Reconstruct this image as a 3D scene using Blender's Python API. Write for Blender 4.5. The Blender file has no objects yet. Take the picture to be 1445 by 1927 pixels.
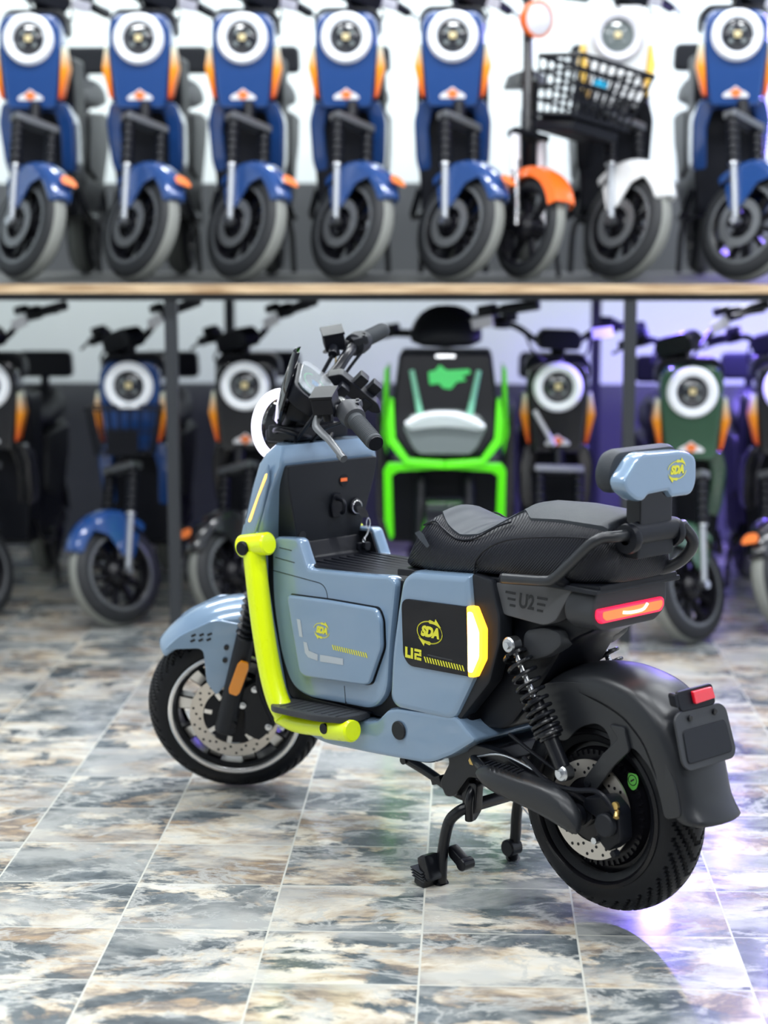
import bpy, bmesh, math, random
from mathutils import Vector, Matrix, noise
random.seed(7)
C = bpy.context.scene.collection
SC = bpy.context.scene
PI = math.pi

# ------------------------------------------------------------------ camera, exposure
cam_d = bpy.data.cameras.new('camera'); cam = bpy.data.objects.new('camera', cam_d); C.objects.link(cam)
yw, pt, ro = .0443, .1473, -.001
fw = Vector((-math.sin(yw), math.cos(yw), 0)); rt = Vector((math.cos(yw), math.sin(yw), 0)); up = Vector((0, 0, 1))
F = fw*math.cos(pt) - up*math.sin(pt); D = -(up*math.cos(pt) + fw*math.sin(pt))
ix = rt*math.cos(ro) - D*math.sin(ro); iy = rt*math.sin(ro) + D*math.cos(ro)
M = Matrix((ix, -iy, -F)).transposed().to_4x4(); M.translation = (0, 0, 1.42)
cam.matrix_world = M
cam_d.sensor_fit = 'VERTICAL'; cam_d.sensor_height = 36; cam_d.lens = 3600/1927*36
cam_d.dof.use_dof = True; cam_d.dof.focus_distance = 4.08; cam_d.dof.aperture_fstop = 1.9
SC.camera = cam
SC.view_settings.view_transform = 'Standard'; SC.view_settings.look = 'None'
SC.view_settings.gamma = 1; SC.view_settings.use_curve_mapping = False
SC.view_settings.exposure = 0.14

# ------------------------------------------------------------------ world and lamps
w = bpy.data.worlds.new('world'); SC.world = w; w.use_nodes = True
w.node_tree.nodes['Background'].inputs[0].default_value = (.80, .86, 1, 1)
w.node_tree.nodes['Background'].inputs[1].default_value = .16

def lamp(name, loc, rot, sx, sy, power, col=(1, 1, 1)):
    l = bpy.data.lights.new(name, 'AREA'); l.shape = 'RECTANGLE'; l.size = sx; l.size_y = sy; l.energy = power; l.color = col
    o = bpy.data.objects.new(name, l); C.objects.link(o); o.location = loc; o.rotation_euler = rot
    return o
CEIL = 3.4
CLAMPS = [(-1.6, 1.4), (0.2, 1.4), (2.0, 1.4), (-1.6, 3.6), (0.2, 3.6), (2.0, 3.6), (-1.6, 5.5), (0.2, 5.5), (2.0, 5.5)]
for x, y in CLAMPS:
    lamp('ceiling_lamp_light', (x, y, CEIL-.09), (0, 0, 0), 1.3, .16, 37, (.95, .98, 1))
for x in (-2.2, -.7, .8, 2.3):
    lamp('wall_lamp_light', (x, 7.7, CEIL-.09), (0, 0, 0), 1.3, .16, 40, (.94, 1, .98))

# ------------------------------------------------------------------ materials
def mat(name, col, rough=.5, metal=0, emit=None, es=0, coat=0, spec=.5, trans=0, alpha=1, bump=None):
    m = bpy.data.materials.new(name); m.use_nodes = True; n = m.node_tree.nodes; b = n['Principled BSDF']
    b.inputs['Base Color'].default_value = (*col, 1); b.inputs['Roughness'].default_value = rough
    b.inputs['Metallic'].default_value = metal; b.inputs['Coat Weight'].default_value = coat
    b.inputs['Coat Roughness'].default_value = .05
    b.inputs['Specular IOR Level'].default_value = spec; b.inputs['Transmission Weight'].default_value = trans
    b.inputs['Alpha'].default_value = alpha
    if emit: b.inputs['Emission Color'].default_value = (*emit, 1); b.inputs['Emission Strength'].default_value = es
    L = m.node_tree.links
    # procedural micro variation of the roughness
    tc = n.new('ShaderNodeTexCoord'); nz = n.new('ShaderNodeTexNoise'); nz.inputs['Scale'].default_value = 22
    mr = n.new('ShaderNodeMapRange'); mr.inputs[3].default_value = max(0, rough-.04); mr.inputs[4].default_value = min(1, rough+.05)
    L.new(tc.outputs['Object'], nz.inputs['Vector']); L.new(nz.outputs[0], mr.inputs[0]); L.new(mr.outputs[0], b.inputs['Roughness'])
    if bump:
        kind, sc, st = bump
        if kind == 'noise':
            t = n.new('ShaderNodeTexNoise'); t.inputs['Scale'].default_value = sc; out = t.outputs[0]
            L.new(tc.outputs['Object'], t.inputs['Vector'])
        else:
            t = n.new('ShaderNodeTexWave'); t.inputs['Scale'].default_value = sc; out = t.outputs[1]
            t.bands_direction = 'DIAGONAL' if kind == 'diag' else 'X'
            L.new(tc.outputs['Object'], t.inputs['Vector'])
        bp = n.new('ShaderNodeBump'); bp.inputs['Strength'].default_value = st; bp.inputs['Distance'].default_value = .002
        L.new(out, bp.inputs['Height']); L.new(bp.outputs[0], b.inputs['Normal'])
    return m
M_ = {}
M_['paint'] = mat('blue_grey_paint', (.20, .30, .43), .22, .1, coat=.9)
M_['lime'] = mat('lime_paint', (.82, 1.0, .0), .28, coat=.4)
M_['blk'] = mat('black_plastic', (.006, .007, .011), .38, spec=.22)
M_['blkm'] = mat('matte_black_plastic', (.013, .015, .020), .45, spec=.25, bump=('noise', 900, .15))
M_['grip'] = mat('grey_rubber', (.042, .048, .055), .55, spec=.3, bump=('noise', 700, .3))
M_['gloss'] = mat('gloss_black_panel', (.004, .004, .007), .06, spec=.35)
M_['tire'] = mat('tyre_rubber', (.006, .007, .010), .42, spec=.25)
M_['steel'] = mat('bright_steel', (.72, .73, .75), .22, 1)
M_['bolt'] = mat('zinc_bolt', (.6, .62, .65), .3, 1)
M_['brush'] = mat('brake_disc_steel', (.62, .58, .53), .38, .85, bump=('noise', 300, .1))
M_['alloy'] = mat('machined_alloy', (.75, .74, .72), .3, .8)
M_['rim'] = mat('black_rim_paint', (.007, .007, .010), .28, spec=.3)
M_['frame'] = mat('black_frame_paint', (.007, .008, .011), .25, spec=.4)
M_['seat'] = mat('carbon_weave_vinyl', (.008, .009, .014), .40, spec=.3, bump=('diag', 90, .6))
M_['seatt'] = mat('grey_seat_vinyl', (.035, .042, .052), .5, spec=.3, bump=('x', 9, .9))
M_['seatr'] = mat('dark_grey_seat_vinyl', (.032, .038, .046), .5, spec=.3, bump=('noise', 500, .3))
M_['amber'] = mat('amber_reflector', (.8, .27, .01), .2, coat=.6)
M_['amberl'] = mat('amber_lamp_lens', (1, .5, .05), .3, emit=(1, .42, .02), es=2.2)
M_['amberc'] = mat('amber_lamp_core', (1, .8, .4), .3, emit=(1, .78, .36), es=7)
M_['slit'] = mat('amber_slit_lens', (1, .6, .15), .3, emit=(1, .6, .15), es=1.3)
M_['red'] = mat('red_reflector', (.75, .01, .03), .15, coat=.8)
M_['redl'] = mat('red_lamp_rim', (1, .02, .08), .25, emit=(1, .02, .08), es=.9)
M_['redc'] = mat('tail_lamp_core', (1, .25, .08), .25, emit=(1, .10, .02), es=1.1)
M_['redh'] = mat('tail_lamp_led', (1, .8, .6), .25, emit=(1, .8, .55), es=4)
M_['yel'] = mat('yellow_decal', (.75, .72, .04), .4)
M_['ldec'] = mat('light_grey_decal', (.45, .50, .55), .35)
M_['greenst'] = mat('green_sticker', (.13, .52, .08), .5)
M_['screen'] = mat('display_glass', (.09, .12, .13), .08, coat=1)
M_['film'] = mat('clear_film', (.9, .95, 1), .06, alpha=.16, coat=1)
M_['dblue'] = mat('display_graphic', (.02, .16, .35), .2)
M_['dgrn'] = mat('display_arc', (.03, .25, .1), .2)
M_['orange'] = mat('orange_paint', (.95, .16, .015), .35, coat=.4)
M_['copper'] = mat('brass_bolt', (.6, .42, .15), .35, 1)
M_['blue'] = mat('blue_paint', (.016, .068, .25), .2, .1, coat=1)
M_['bblk'] = mat('black_paint', (.012, .013, .016), .2, coat=.7)
M_['green'] = mat('dark_green_paint', (.035, .10, .055), .25, coat=.7)
M_['white'] = mat('white_paint', (.85, .87, .88), .25, coat=.6)
M_['gmop'] = mat('bright_green_paint', (.10, .80, .0), .3, coat=.5)
M_['gsticker'] = mat('mint_green_sticker', (.05, .75, .15), .4)
M_['mint'] = mat('pale_green_stripe', (.22, .60, .40), .35)
M_['ring'] = mat('ring_lamp_diffuser', (.92, .95, 1), .35, emit=(.86, .93, 1), es=.22)
M_['ringon'] = mat('lit_ring_lamp', (.9, .9, 1), .35, emit=(.86, .82, 1), es=1.3)
M_['lens'] = mat('dark_lamp_glass', (.02, .022, .03), .1, coat=1)
M_['led'] = mat('yellow_led_chip', (.85, .72, .40), .35)
M_['badge'] = mat('white_badge', (.85, .85, .88), .35)
M_['badgeo'] = mat('orange_badge', (.9, .22, .05), .35)
M_['wgl'] = mat('white_cover', (.82, .82, .88), .25, coat=.5)
M_['lampw'] = mat('moped_lamp_glass', (.72, .80, .80), .12, .2, coat=1)
M_['glassd'] = mat('grey_lamp_glass', (.16, .19, .19), .1, coat=1)
M_['post'] = mat('charcoal_steel', (.030, .034, .040), .45)
M_['satin'] = mat('satin_black_plastic', (.016, .018, .022), .34, spec=.5)
M_['forkm'] = mat('grey_fork_metal', (.30, .32, .35), .4, .5)
M_['dpanel'] = mat('grey_plastic', (.040, .043, .049), .45, spec=.3)
M_['plateg'] = mat('mid_grey_plastic', (.085, .088, .095), .42, spec=.3)
M_['btire'] = mat('dusty_tyre_rubber', (.012, .014, .017), .6, bump=('noise', 90, .3))
M_['tread'] = mat('pale_tread', (.24, .25, .23), .7, bump=('noise', 90, .5))  # even pale tone for the middle band of the tyre
M_['grey'] = mat('gunmetal_paint', (.16, .17, .18), .35, .5)
M_['house'] = mat('lamp_housing', (.8, .8, .8), .4)
M_['tube'] = mat('white_led_tube', (1, 1, 1), .3, emit=(.93, .95, 1), es=9)
M_['tubeb'] = mat('violet_led_tube', (.3, .2, 1), .3, emit=(.16, .10, 1), es=14)
M_['gtape'] = mat('amber_yellow_strip', (.95, .62, .12), .3, emit=(1, .6, .1), es=.15)

M_['dgrey'] = mat('dark_grey_fill', (.10, .105, .115), .6)  # even grey of the added backdrop and the painted wall shade
def nodes_of(name):
    m = bpy.data.materials.new(name); m.use_nodes = True
    return m, m.node_tree.nodes, m.node_tree.links, m.node_tree.nodes['Principled BSDF']

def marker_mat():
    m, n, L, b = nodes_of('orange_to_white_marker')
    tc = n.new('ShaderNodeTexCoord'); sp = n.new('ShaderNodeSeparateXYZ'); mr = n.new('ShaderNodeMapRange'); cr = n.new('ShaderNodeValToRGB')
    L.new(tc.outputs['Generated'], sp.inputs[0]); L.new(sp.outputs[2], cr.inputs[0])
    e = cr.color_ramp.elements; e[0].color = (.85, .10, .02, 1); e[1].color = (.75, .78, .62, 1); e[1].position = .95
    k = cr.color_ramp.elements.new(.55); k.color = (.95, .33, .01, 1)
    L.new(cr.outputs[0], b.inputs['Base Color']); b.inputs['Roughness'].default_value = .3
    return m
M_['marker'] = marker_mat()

TW, TD, TX, TY = .31425, .27221, -.71709, 3.45646
def floor_mat():
    m, n, L, b = nodes_of('slate_look_floor_tiles')
    geo = n.new('ShaderNodeNewGeometry')
    mp = n.new('ShaderNodeMapping'); mp.inputs['Location'].default_value = (-TX+40*TW, -TY+40*TD, 0)
    L.new(geo.outputs['Position'], mp.inputs[0])
    br = n.new('ShaderNodeTexBrick'); br.offset = 0; br.squash = 1; br.inputs['Scale'].default_value = 1
    br.inputs['Brick Width'].default_value = TW; br.inputs['Row Height'].default_value = TD
    br.inputs['Mortar Size'].default_value = .0024; br.inputs['Mortar Smooth'].default_value = .3; br.inputs['Bias'].default_value = 0
    br.inputs['Color1'].default_value = (0, 0, 0, 1); br.inputs['Color2'].default_value = (1, 1, 1, 1); br.inputs['Mortar'].default_value = (.5, .5, .5, 1)
    L.new(mp.outputs[0], br.inputs['Vector'])
    # tile index -> random vector offset
    sn = n.new('ShaderNodeVectorMath'); sn.operation = 'DIVIDE'; sn.inputs[1].default_value = (TW, TD, 1); L.new(mp.outputs[0], sn.inputs[0])
    fl = n.new('ShaderNodeVectorMath'); fl.operation = 'FLOOR'; L.new(sn.outputs[0], fl.inputs[0])
    wn = n.new('ShaderNodeTexWhiteNoise'); wn.noise_dimensions = '3D'
    fz = n.new('ShaderNodeVectorMath'); fz.operation = 'MULTIPLY'; fz.inputs[1].default_value = (1, 1, 0); L.new(fl.outputs[0], fz.inputs[0]); L.new(fz.outputs[0], wn.inputs['Vector'])
    of = n.new('ShaderNodeVectorMath'); of.operation = 'SCALE'; of.inputs['Scale'].default_value = 40; L.new(wn.outputs['Color'], of.inputs[0])
    st = n.new('ShaderNodeVectorMath'); st.operation = 'MULTIPLY'; st.inputs[1].default_value = (4.0, 6.4, 0); L.new(geo.outputs['Position'], st.inputs[0])
    ad = n.new('ShaderNodeVectorMath'); ad.operation = 'ADD'; L.new(st.outputs[0], ad.inputs[0]); L.new(of.outputs[0], ad.inputs[1])
    def nz(scale, detail, dist, rough=.6, src=ad):
        t = n.new('ShaderNodeTexNoise'); t.inputs['Scale'].default_value = scale; t.inputs['Detail'].default_value = detail
        t.inputs['Distortion'].default_value = dist; t.inputs['Roughness'].default_value = rough; L.new(src.outputs[0], t.inputs['Vector']); return t
    n1 = nz(1.0, 10, .35, .64); n2 = nz(.70, 10, .35, .64); n3 = nz(1.9, 10, .3, .72)
    def ramp(src, pts, out=0):
        r = n.new('ShaderNodeValToRGB'); L.new(src.outputs[out], r.inputs[0]); e = r.color_ramp.elements
        e[0].position, e[0].color = pts[0][0], (*pts[0][1], 1); e[1].position, e[1].color = pts[-1][0], (*pts[-1][1], 1)
        for p, cc in pts[1:-1]: k = e.new(p); k.color = (*cc, 1)
        return r
    slate = ramp(n3, [(.30, (.050, .062, .072)), (.5, (.095, .115, .128)), (.70, (.20, .23, .245))])
    warm = ramp(n1, [(.34, (.42, .31, .20)), (.43, (.20, .17, .15)), (.49, (.50, .41, .30)), (.56, (.74, .68, .56)), (.68, (.70, .70, .66)), (.8, (.45, .35, .24))])
    msk = ramp(n2, [(.475, (0, 0, 0)), (.515, (1, 1, 1))])
    m1 = n.new('ShaderNodeMixRGB'); L.new(msk.outputs[0], m1.inputs[0]); L.new(slate.outputs[0], m1.inputs[1]); L.new(warm.outputs[0], m1.inputs[2])
    # pale mineral veins where the mask changes
    n4 = nz(.9, 10, .5, .65); vein = ramp(n4, [(.46, (0, 0, 0)), (.5, (.85, .85, .85)), (.545, (0, 0, 0))])
    n5 = nz(.75, 9, .4); cl = ramp(n5, [(.47, (0, 0, 0)), (.62, (.75, .75, .75))])
    mx = n.new('ShaderNodeMath'); mx.operation = 'MAXIMUM'; L.new(vein.outputs[0], mx.inputs[0]); L.new(cl.outputs[0], mx.inputs[1])
    m2 = n.new('ShaderNodeMixRGB'); L.new(mx.outputs[0], m2.inputs[0]); L.new(m1.outputs[0], m2.inputs[1]); m2.inputs[2].default_value = (.50, .51, .49, 1)
    gr = n.new('ShaderNodeMixRGB'); L.new(br.outputs['Fac'], gr.inputs[0]); L.new(m2.outputs[0], gr.inputs[1]); gr.inputs[2].default_value = (.62, .62, .56, 1)
    L.new(gr.outputs[0], b.inputs['Base Color'])
    rr = ramp(n3, [(.3, (.17, .17, .17)), (.7, (.30, .30, .30))]); L.new(rr.outputs[0], b.inputs['Roughness'])
    b.inputs['Coat Weight'].default_value = .45; b.inputs['Coat Roughness'].default_value = .12
    bp = n.new('ShaderNodeBump'); bp.inputs['Strength'].default_value = .12; bp.inputs['Distance'].default_value = .004
    L.new(n3.outputs[0], bp.inputs['Height']); L.new(bp.outputs[0], b.inputs['Normal'])
    return m
def wall_mat(name, c1, c2, sc=3):
    m, n, L, b = nodes_of(name)
    tc = n.new('ShaderNodeTexCoord'); t = n.new('ShaderNodeTexNoise'); t.inputs['Scale'].default_value = sc
    mx = n.new('ShaderNodeMixRGB'); L.new(tc.outputs['Object'], t.inputs[0]); L.new(t.outputs[0], mx.inputs[0])
    mx.inputs[1].default_value = (*c1, 1); mx.inputs[2].default_value = (*c2, 1); L.new(mx.outputs[0], b.inputs['Base Color']); b.inputs['Roughness'].default_value = .75
    return m
def wood_mat():
    m, n, L, b = nodes_of('plywood_edge')
    tc = n.new('ShaderNodeNewGeometry'); mp = n.new('ShaderNodeVectorMath'); mp.operation = 'MULTIPLY'; mp.inputs[1].default_value = (5, 20, 120)
    t = n.new('ShaderNodeTexNoise'); t.inputs['Scale'].default_value = 1; t.inputs['Detail'].default_value = 6
    L.new(tc.outputs['Position'], mp.inputs[0]); L.new(mp.outputs[0], t.inputs[0]); r = n.new('ShaderNodeValToRGB'); L.new(t.outputs[0], r.inputs[0])
    e = r.color_ramp.elements; e[0].position, e[0].color = .35, (.33, .20, .10, 1); e[1].position, e[1].color = .62, (.72, .54, .34, 1)
    L.new(r.outputs[0], b.inputs['Base Color']); b.inputs['Roughness'].default_value = .55
    return m
M_['floor'] = floor_mat(); M_['wood'] = wood_mat()
M_['wall'] = wall_mat('painted_wall', (.70, .76, .77), (.78, .82, .83))
M_['ceil'] = wall_mat('ceiling_paint', (.45, .46, .47), (.5, .5, .5))
M_['shelftop'] = wall_mat('dark_shelf_top', (.075, .078, .08), (.13, .13, .13), 9)

# ------------------------------------------------------------------ mesh helpers
def loops(bm, rings, closed=True, cap=True):
    R = [[bm.verts.new(p) for p in r] for r in rings]; n = len(R[0])
    for a, b in zip(R, R[1:]):
        for i in range(n if closed else n-1):
            j = (i+1) % n
            try: bm.faces.new((a[i], a[j], b[j], b[i]))
            except ValueError: pass
    if cap and closed:
        bm.faces.new(list(reversed(R[0]))); bm.faces.new(R[-1])
    return R
def frame_of(d):
    d = Vector(d).normalized(); a = Vector((0, 0, 1)) if abs(d.z) < .9 else Vector((1, 0, 0))
    u = d.cross(a).normalized(); return u, d.cross(u).normalized(), d
def cyl(bm, p0, p1, r0, r1=None, n=20, bev=0):
    p0, p1 = Vector(p0), Vector(p1); r1 = r0 if r1 is None else r1; u, v, d = frame_of(p1-p0); L = (p1-p0).length
    prof = [(0, r0-bev), (bev, r0), (L-bev, r1), (L, r1-bev)] if bev else [(0, r0), (L, r1)]
    loops(bm, [[p0+d*h+(u*math.cos(2*PI*i/n)+v*math.sin(2*PI*i/n))*r for i in range(n)] for h, r in prof])
def lathe(bm, prof, c=(0, 0, 0), axis=(0, 1, 0), n=64, closed_prof=False):
    """prof = [(r, h)] turned round the axis"""
    c = Vector(c); u, v, d = frame_of(axis)
    rings = [[c+d*h+(u*math.cos(2*PI*i/n)+v*math.sin(2*PI*i/n))*r for i in range(n)] for r, h in prof]
    if closed_prof: rings.append(rings[0])
    R = [[bm.verts.new(p) for p in r] for r in (rings[:-1] if closed_prof else rings)]
    if closed_prof: R.append(R[0])
    for a, b in zip(R, R[1:]):
        for i in range(n):
            j = (i+1) % n; bm.faces.new((a[i], a[j], b[j], b[i]))
def smoothpath(pts, k=6):
    P = [Vector(p) for p in pts]
    if len(P) < 3 or k < 2: return P
    out = []
    Q = [P[0]*2-P[1]]+P+[P[-1]*2-P[-2]]
    for i in range(1, len(Q)-2):
        a, b, c, d = Q[i-1:i+3]
        for s in range(k):
            t = s/k
            out.append(.5*((2*b)+(c-a)*t+(2*a-5*b+4*c-d)*t*t+(3*b-a-3*c+d)*t**3))
    out.append(P[-1]); return out
def tube(bm, pts, r, n=12, k=6, flat=1.0):
    P = smoothpath(pts, k); u, v, d = frame_of(P[1]-P[0]); rings = []
    for i, p in enumerate(P):
        t = (P[min(i+1, len(P)-1)]-P[max(i-1, 0)]).normalized()
        u = (u-t*u.dot(t)).normalized(); v = t.cross(u)
        rr = r if not isinstance(r, (list, tuple)) else r[0]+(r[1]-r[0])*i/(len(P)-1)
        rings.append([p+(u*math.cos(2*PI*j/n)+v*math.sin(2*PI*j/n)*flat)*rr for j in range(n)])
    loops(bm, rings)
def box(bm, c, s, rot=None, bev=.0):
    c = Vector(c); g = bmesh.ops.create_cube(bm, size=1)
    mt = Matrix.Translation(c) @ (rot.to_4x4() if rot else Matrix.Identity(4)) @ Matrix.Diagonal((*s, 1))
    bmesh.ops.transform(bm, matrix=mt, verts=g['verts'])
    if bev:
        es = list({e for v in g['verts'] for e in v.link_edges})
        bmesh.ops.bevel(bm, geom=es, offset=bev, segments=2, affect='EDGES', profile=.6)
def rotm(ax, deg): return Matrix.Rotation(math.radians(deg), 3, ax)
class RPoly(list):
    pass
def rnd(poly, r, k=5):
    """round the corners of a 2D polygon; r one number or a list"""
    n = len(poly); out = RPoly(); out.raw = poly; out.r = r; out.k = k
    for i in range(n):
        p = Vector(poly[i]); a = Vector(poly[i-1])-p; b = Vector(poly[(i+1) % n])-p
        ri = r[i] if isinstance(r, (list, tuple)) else r
        if ri <= 0: out.append(tuple(p)); continue
        d = min(ri, a.length*.48, b.length*.48); a = p+a.normalized()*d; b = p+b.normalized()*d
        for s in range(k+1):
            t = s/k; q = a*(1-t)**2+p*2*t*(1-t)+b*t*t; out.append(tuple(q))
    return out
def inset(poly, d):
    n = len(poly); A = sum(poly[i-1][0]*poly[i][1]-poly[i][0]*poly[i-1][1] for i in range(n)); sg = 1 if A > 0 else -1; out = []
    for i in range(n):
        p = Vector(poly[i]); e1 = (p-Vector(poly[i-1])); e2 = (Vector(poly[(i+1) % n])-p)
        if e1.length < 1e-7 or e2.length < 1e-7: out.append(tuple(p)); continue
        e1.normalize(); e2.normalize()
        n1 = Vector((-e1.y, e1.x))*sg; n2 = Vector((-e2.y, e2.x))*sg; m = n1+n2
        if m.length < 1e-6: out.append(tuple(p)); continue
        m.normalize(); out.append(tuple(p+m*(d/max(.5, m.dot(n1)))))
    return out
def prism(bm, poly, a, b, bev=0, mp=None):
    """extrude a 2D polygon between depths a and b; default map (x,z) at y=depth"""
    mp = mp or (lambda p, h: Vector((p[0], h, p[1])))
    if bev:
        s = 1 if b > a else -1
        if isinstance(poly, RPoly):
            def ins(d):
                rr = [max(x-d*.5, .0008) if x > 0 else 0 for x in (poly.r if isinstance(poly.r, (list, tuple)) else [poly.r]*len(poly.raw))]
                return rnd(inset(poly.raw, d), rr, poly.k)
        else: ins = lambda d: inset(poly, d)
        q = ins(bev); q2 = ins(bev*.3)
        seq = [(q, a), (q2, a+s*bev*.3), (poly, a+s*bev), (poly, b-s*bev), (q2, b-s*bev*.3), (q, b)]
    else: seq = [(poly, a), (poly, b)]
    loops(bm, [[mp(p, h) for p in pl] for pl, h in seq])
def obj(name, bm, m, parent=None, sm=40, xf=None, sub=0, label=None):
    if xf is not None: bmesh.ops.transform(bm, matrix=xf, verts=bm.verts)
    bmesh.ops.recalc_face_normals(bm, faces=bm.faces)
    me = bpy.data.meshes.new(name); bm.to_mesh(me); bm.free()
    for k in (m if isinstance(m, (list, tuple)) else [m]): me.materials.append(M_[k] if isinstance(k, str) else k)
    if sm:
        for p in me.polygons: p.use_smooth = True
        if sm < 180: me.set_sharp_from_angle(angle=math.radians(sm))
    o = bpy.data.objects.new(name, me); C.objects.link(o)
    if parent: o.parent = parent
    if sm and not sub and len(me.polygons) < 4000: wm = o.modifiers.new('wn', 'WEIGHTED_NORMAL'); wm.keep_sharp = True; wm.weight = 80
    if sub: s = o.modifiers.new('sub', 'SUBSURF'); s.levels = sub; s.render_levels = sub
    if label: o['label'] = label
    return o
def B(): return bmesh.new()
def thing(name, label, cat, loc=(0, 0, 0), rz=0, group=None):
    o = bpy.data.objects.new(name, None); C.objects.link(o); o.location = loc; o.rotation_euler = (0, 0, rz); o.empty_display_size = .1
    o['label'] = label; o['category'] = cat
    if group: o['group'] = group
    return o
def tag(o, label, cat, group=None, kind=None):
    o['label'] = label; o['category'] = cat
    if group: o['group'] = group
    if kind: o['kind'] = kind
    return o
def struct(name, bm, m, sm=0):
    o = obj(name, bm, m, None, sm); o['kind'] = 'structure'; return o
def dup(root, loc, rz, label, group=None):
    def cp(o, par):
        c = o.copy(); C.objects.link(c); c.parent = par
        for ch in o.children: cp(ch, c)
        return c
    r = root.copy(); C.objects.link(r); r.location = loc; r.rotation_euler = (0, 0, rz); r['label'] = label
    if group: r['group'] = group
    for ch in list(root.children): cp(ch, r)
    return r
def text_bm(s, size, mp, shear=0, off=.0, depth=.0006, sx=1.0):
    """flat lettering; mp maps (u, v) in metres centred on the word to 3D, n is the normal"""
    cu = bpy.data.curves.new('t', 'FONT'); cu.body = s; cu.size = size; cu.shear = shear; cu.offset = off
    cu.align_x = 'CENTER'; cu.align_y = 'CENTER'; cu.extrude = depth; cu.resolution_u = 3
    t = bpy.data.objects.new('t', cu); C.objects.link(t); bpy.context.view_layer.update()
    me = bpy.data.meshes.new_from_object(t.evaluated_get(bpy.context.evaluated_depsgraph_get()))
    bm = B(); bm.from_mesh(me); bpy.data.objects.remove(t); bpy.data.meshes.remove(me); bpy.data.curves.remove(cu)
    for v in bm.verts: v.co = mp(v.co.x*sx, v.co.y, v.co.z)
    return bm

# ------------------------------------------------------------------ the room
bm = B(); box(bm, (0, 4, -.05), (9, 10.2, .1)); struct('floor', bm, 'floor')
bm = B(); box(bm, (0, 8.75, 1.7), (9, .1, 3.6)); struct('wall_back', bm, 'wall')
bm = B(); box(bm, (-4.45, 4, 1.7), (.1, 10.2, 3.6)); struct('wall_left', bm, 'wall')
bm = B(); box(bm, (4.45, 4, 1.7), (.1, 10.2, 3.6)); struct('wall_right', bm, 'wall')
bm = B(); box(bm, (0, 4, CEIL+.05), (9, 10.2, .1)); struct('ceiling', bm, 'ceil')

# ------------------------------------------------------------------ hero scooter
TH = math.radians(135.6)
hero = thing('electric_scooter', 'blue-grey electric scooter with lime green side bars on its centre stand in the foreground', 'electric scooter', (.3023, 3.8401, 0), TH)
def steer(rk, dl):
    p = Vector((1.238, 0, .225)); a = Vector((-math.sin(math.radians(rk)), 0, math.cos(math.radians(rk))))
    return Matrix.Translation(p) @ Matrix.Rotation(math.radians(dl), 4, a) @ Matrix.Translation(-p)
XW = steer(17.6, 45.8); XB = steer(24, 48)
def hp(name, bm, m, par=hero, **k): return obj(name, bm, m, par, **k)

def tyre_bm(R, r, hw, n=720, cx=(0, 0, 0), ng=44, deep=.005, prof_n=44):
    bm = B(); c = Vector(cx); rings = []
    for i in range(n):
        a = 2*PI*i/n; ring = []
        for j in range(prof_n+1):
            t = -1+2*j/prof_n; ph = t*math.radians(128)
            rr = R-r+r*math.cos(ph); y = hw*math.sin(ph)*(1.0 if abs(ph) < PI/2 else 1)
            v = ph/math.radians(62)
            if abs(v) < 1.05:
                q = (a*ng/(2*PI)+abs(v)*2.6) % 1.0; q2 = (a*ng/(2*PI)+abs(v)*2.6+.5) % 1
                if q < .27 and .07 < abs(v) < 1.0: rr -= deep*math.cos(ph); y -= deep*math.sin(ph)
            ring.append(c+Vector((math.cos(a)*rr, y, math.sin(a)*rr)))
        rings.append(ring)
    R_ = [[bm.verts.new(p) for p in r_] for r_ in rings]
    for i in range(n):
        a, b = R_[i], R_[(i+1) % n]
        for j in range(prof_n): bm.faces.new((a[j], a[j+1], b[j+1], b[j]))
    return bm
# --- front wheel
AF = Vector((1.238, 0, .225))
hw = obj('front_wheel', tyre_bm(.225, .05, .048, cx=AF), 'tire', hero, sm=30, xf=XW, label='black front tyre turned to the left')
bm = B(); lathe(bm, [(.166, .050), (.160, .052), (.154, .047), (.150, .030), (.147, .0), (.150, -.03), (.158, -.05), (.166, -.05), (.166, .050)], AF, n=96); hp('rim', bm, 'rim', hw, xf=XW)
bm = B(); lathe(bm, [(.168, .0525), (.1645, .0545), (.161, .0535), (.158, .0525)], AF, n=96)
lathe(bm, [(.157, .0515), (.154, .0485), (.151, .040)], AF, n=96); hp('polished_rim_lip', bm, 'steel', hw, xf=XW, label='polished silver rim lip')
for k in range(10):
    a = 2*PI*k/10+.2; ca, sa = math.cos(a), math.sin(a)
    def sp(p, h): return AF+Vector((ca*p[0]-sa*p[1], h, sa*p[0]+ca*p[1]))
    bm = B(); prism(bm, rnd([(.05, -.012), (.150, -.020), (.150, .020), (.05, .012)], .004), -.012, .018, .003, sp); s = hp('spoke', bm, 'rim', hw, xf=XW)
    bm = B(); prism(bm, rnd([(.108, -.012), (.146, -.016), (.146, .016), (.108, .012)], .003), .0182, .020, 0, sp); hp('machined_face', bm, 'alloy', s, xf=XW, label='bright machined spoke face')
bm = B(); lathe(bm, [(.0, .035), (.03, .035), (.055, .02), (.06, -.02), (.03, -.035), (0, -.035)], AF, n=48); hp('hub', bm, 'rim', hw, xf=XW)
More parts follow.
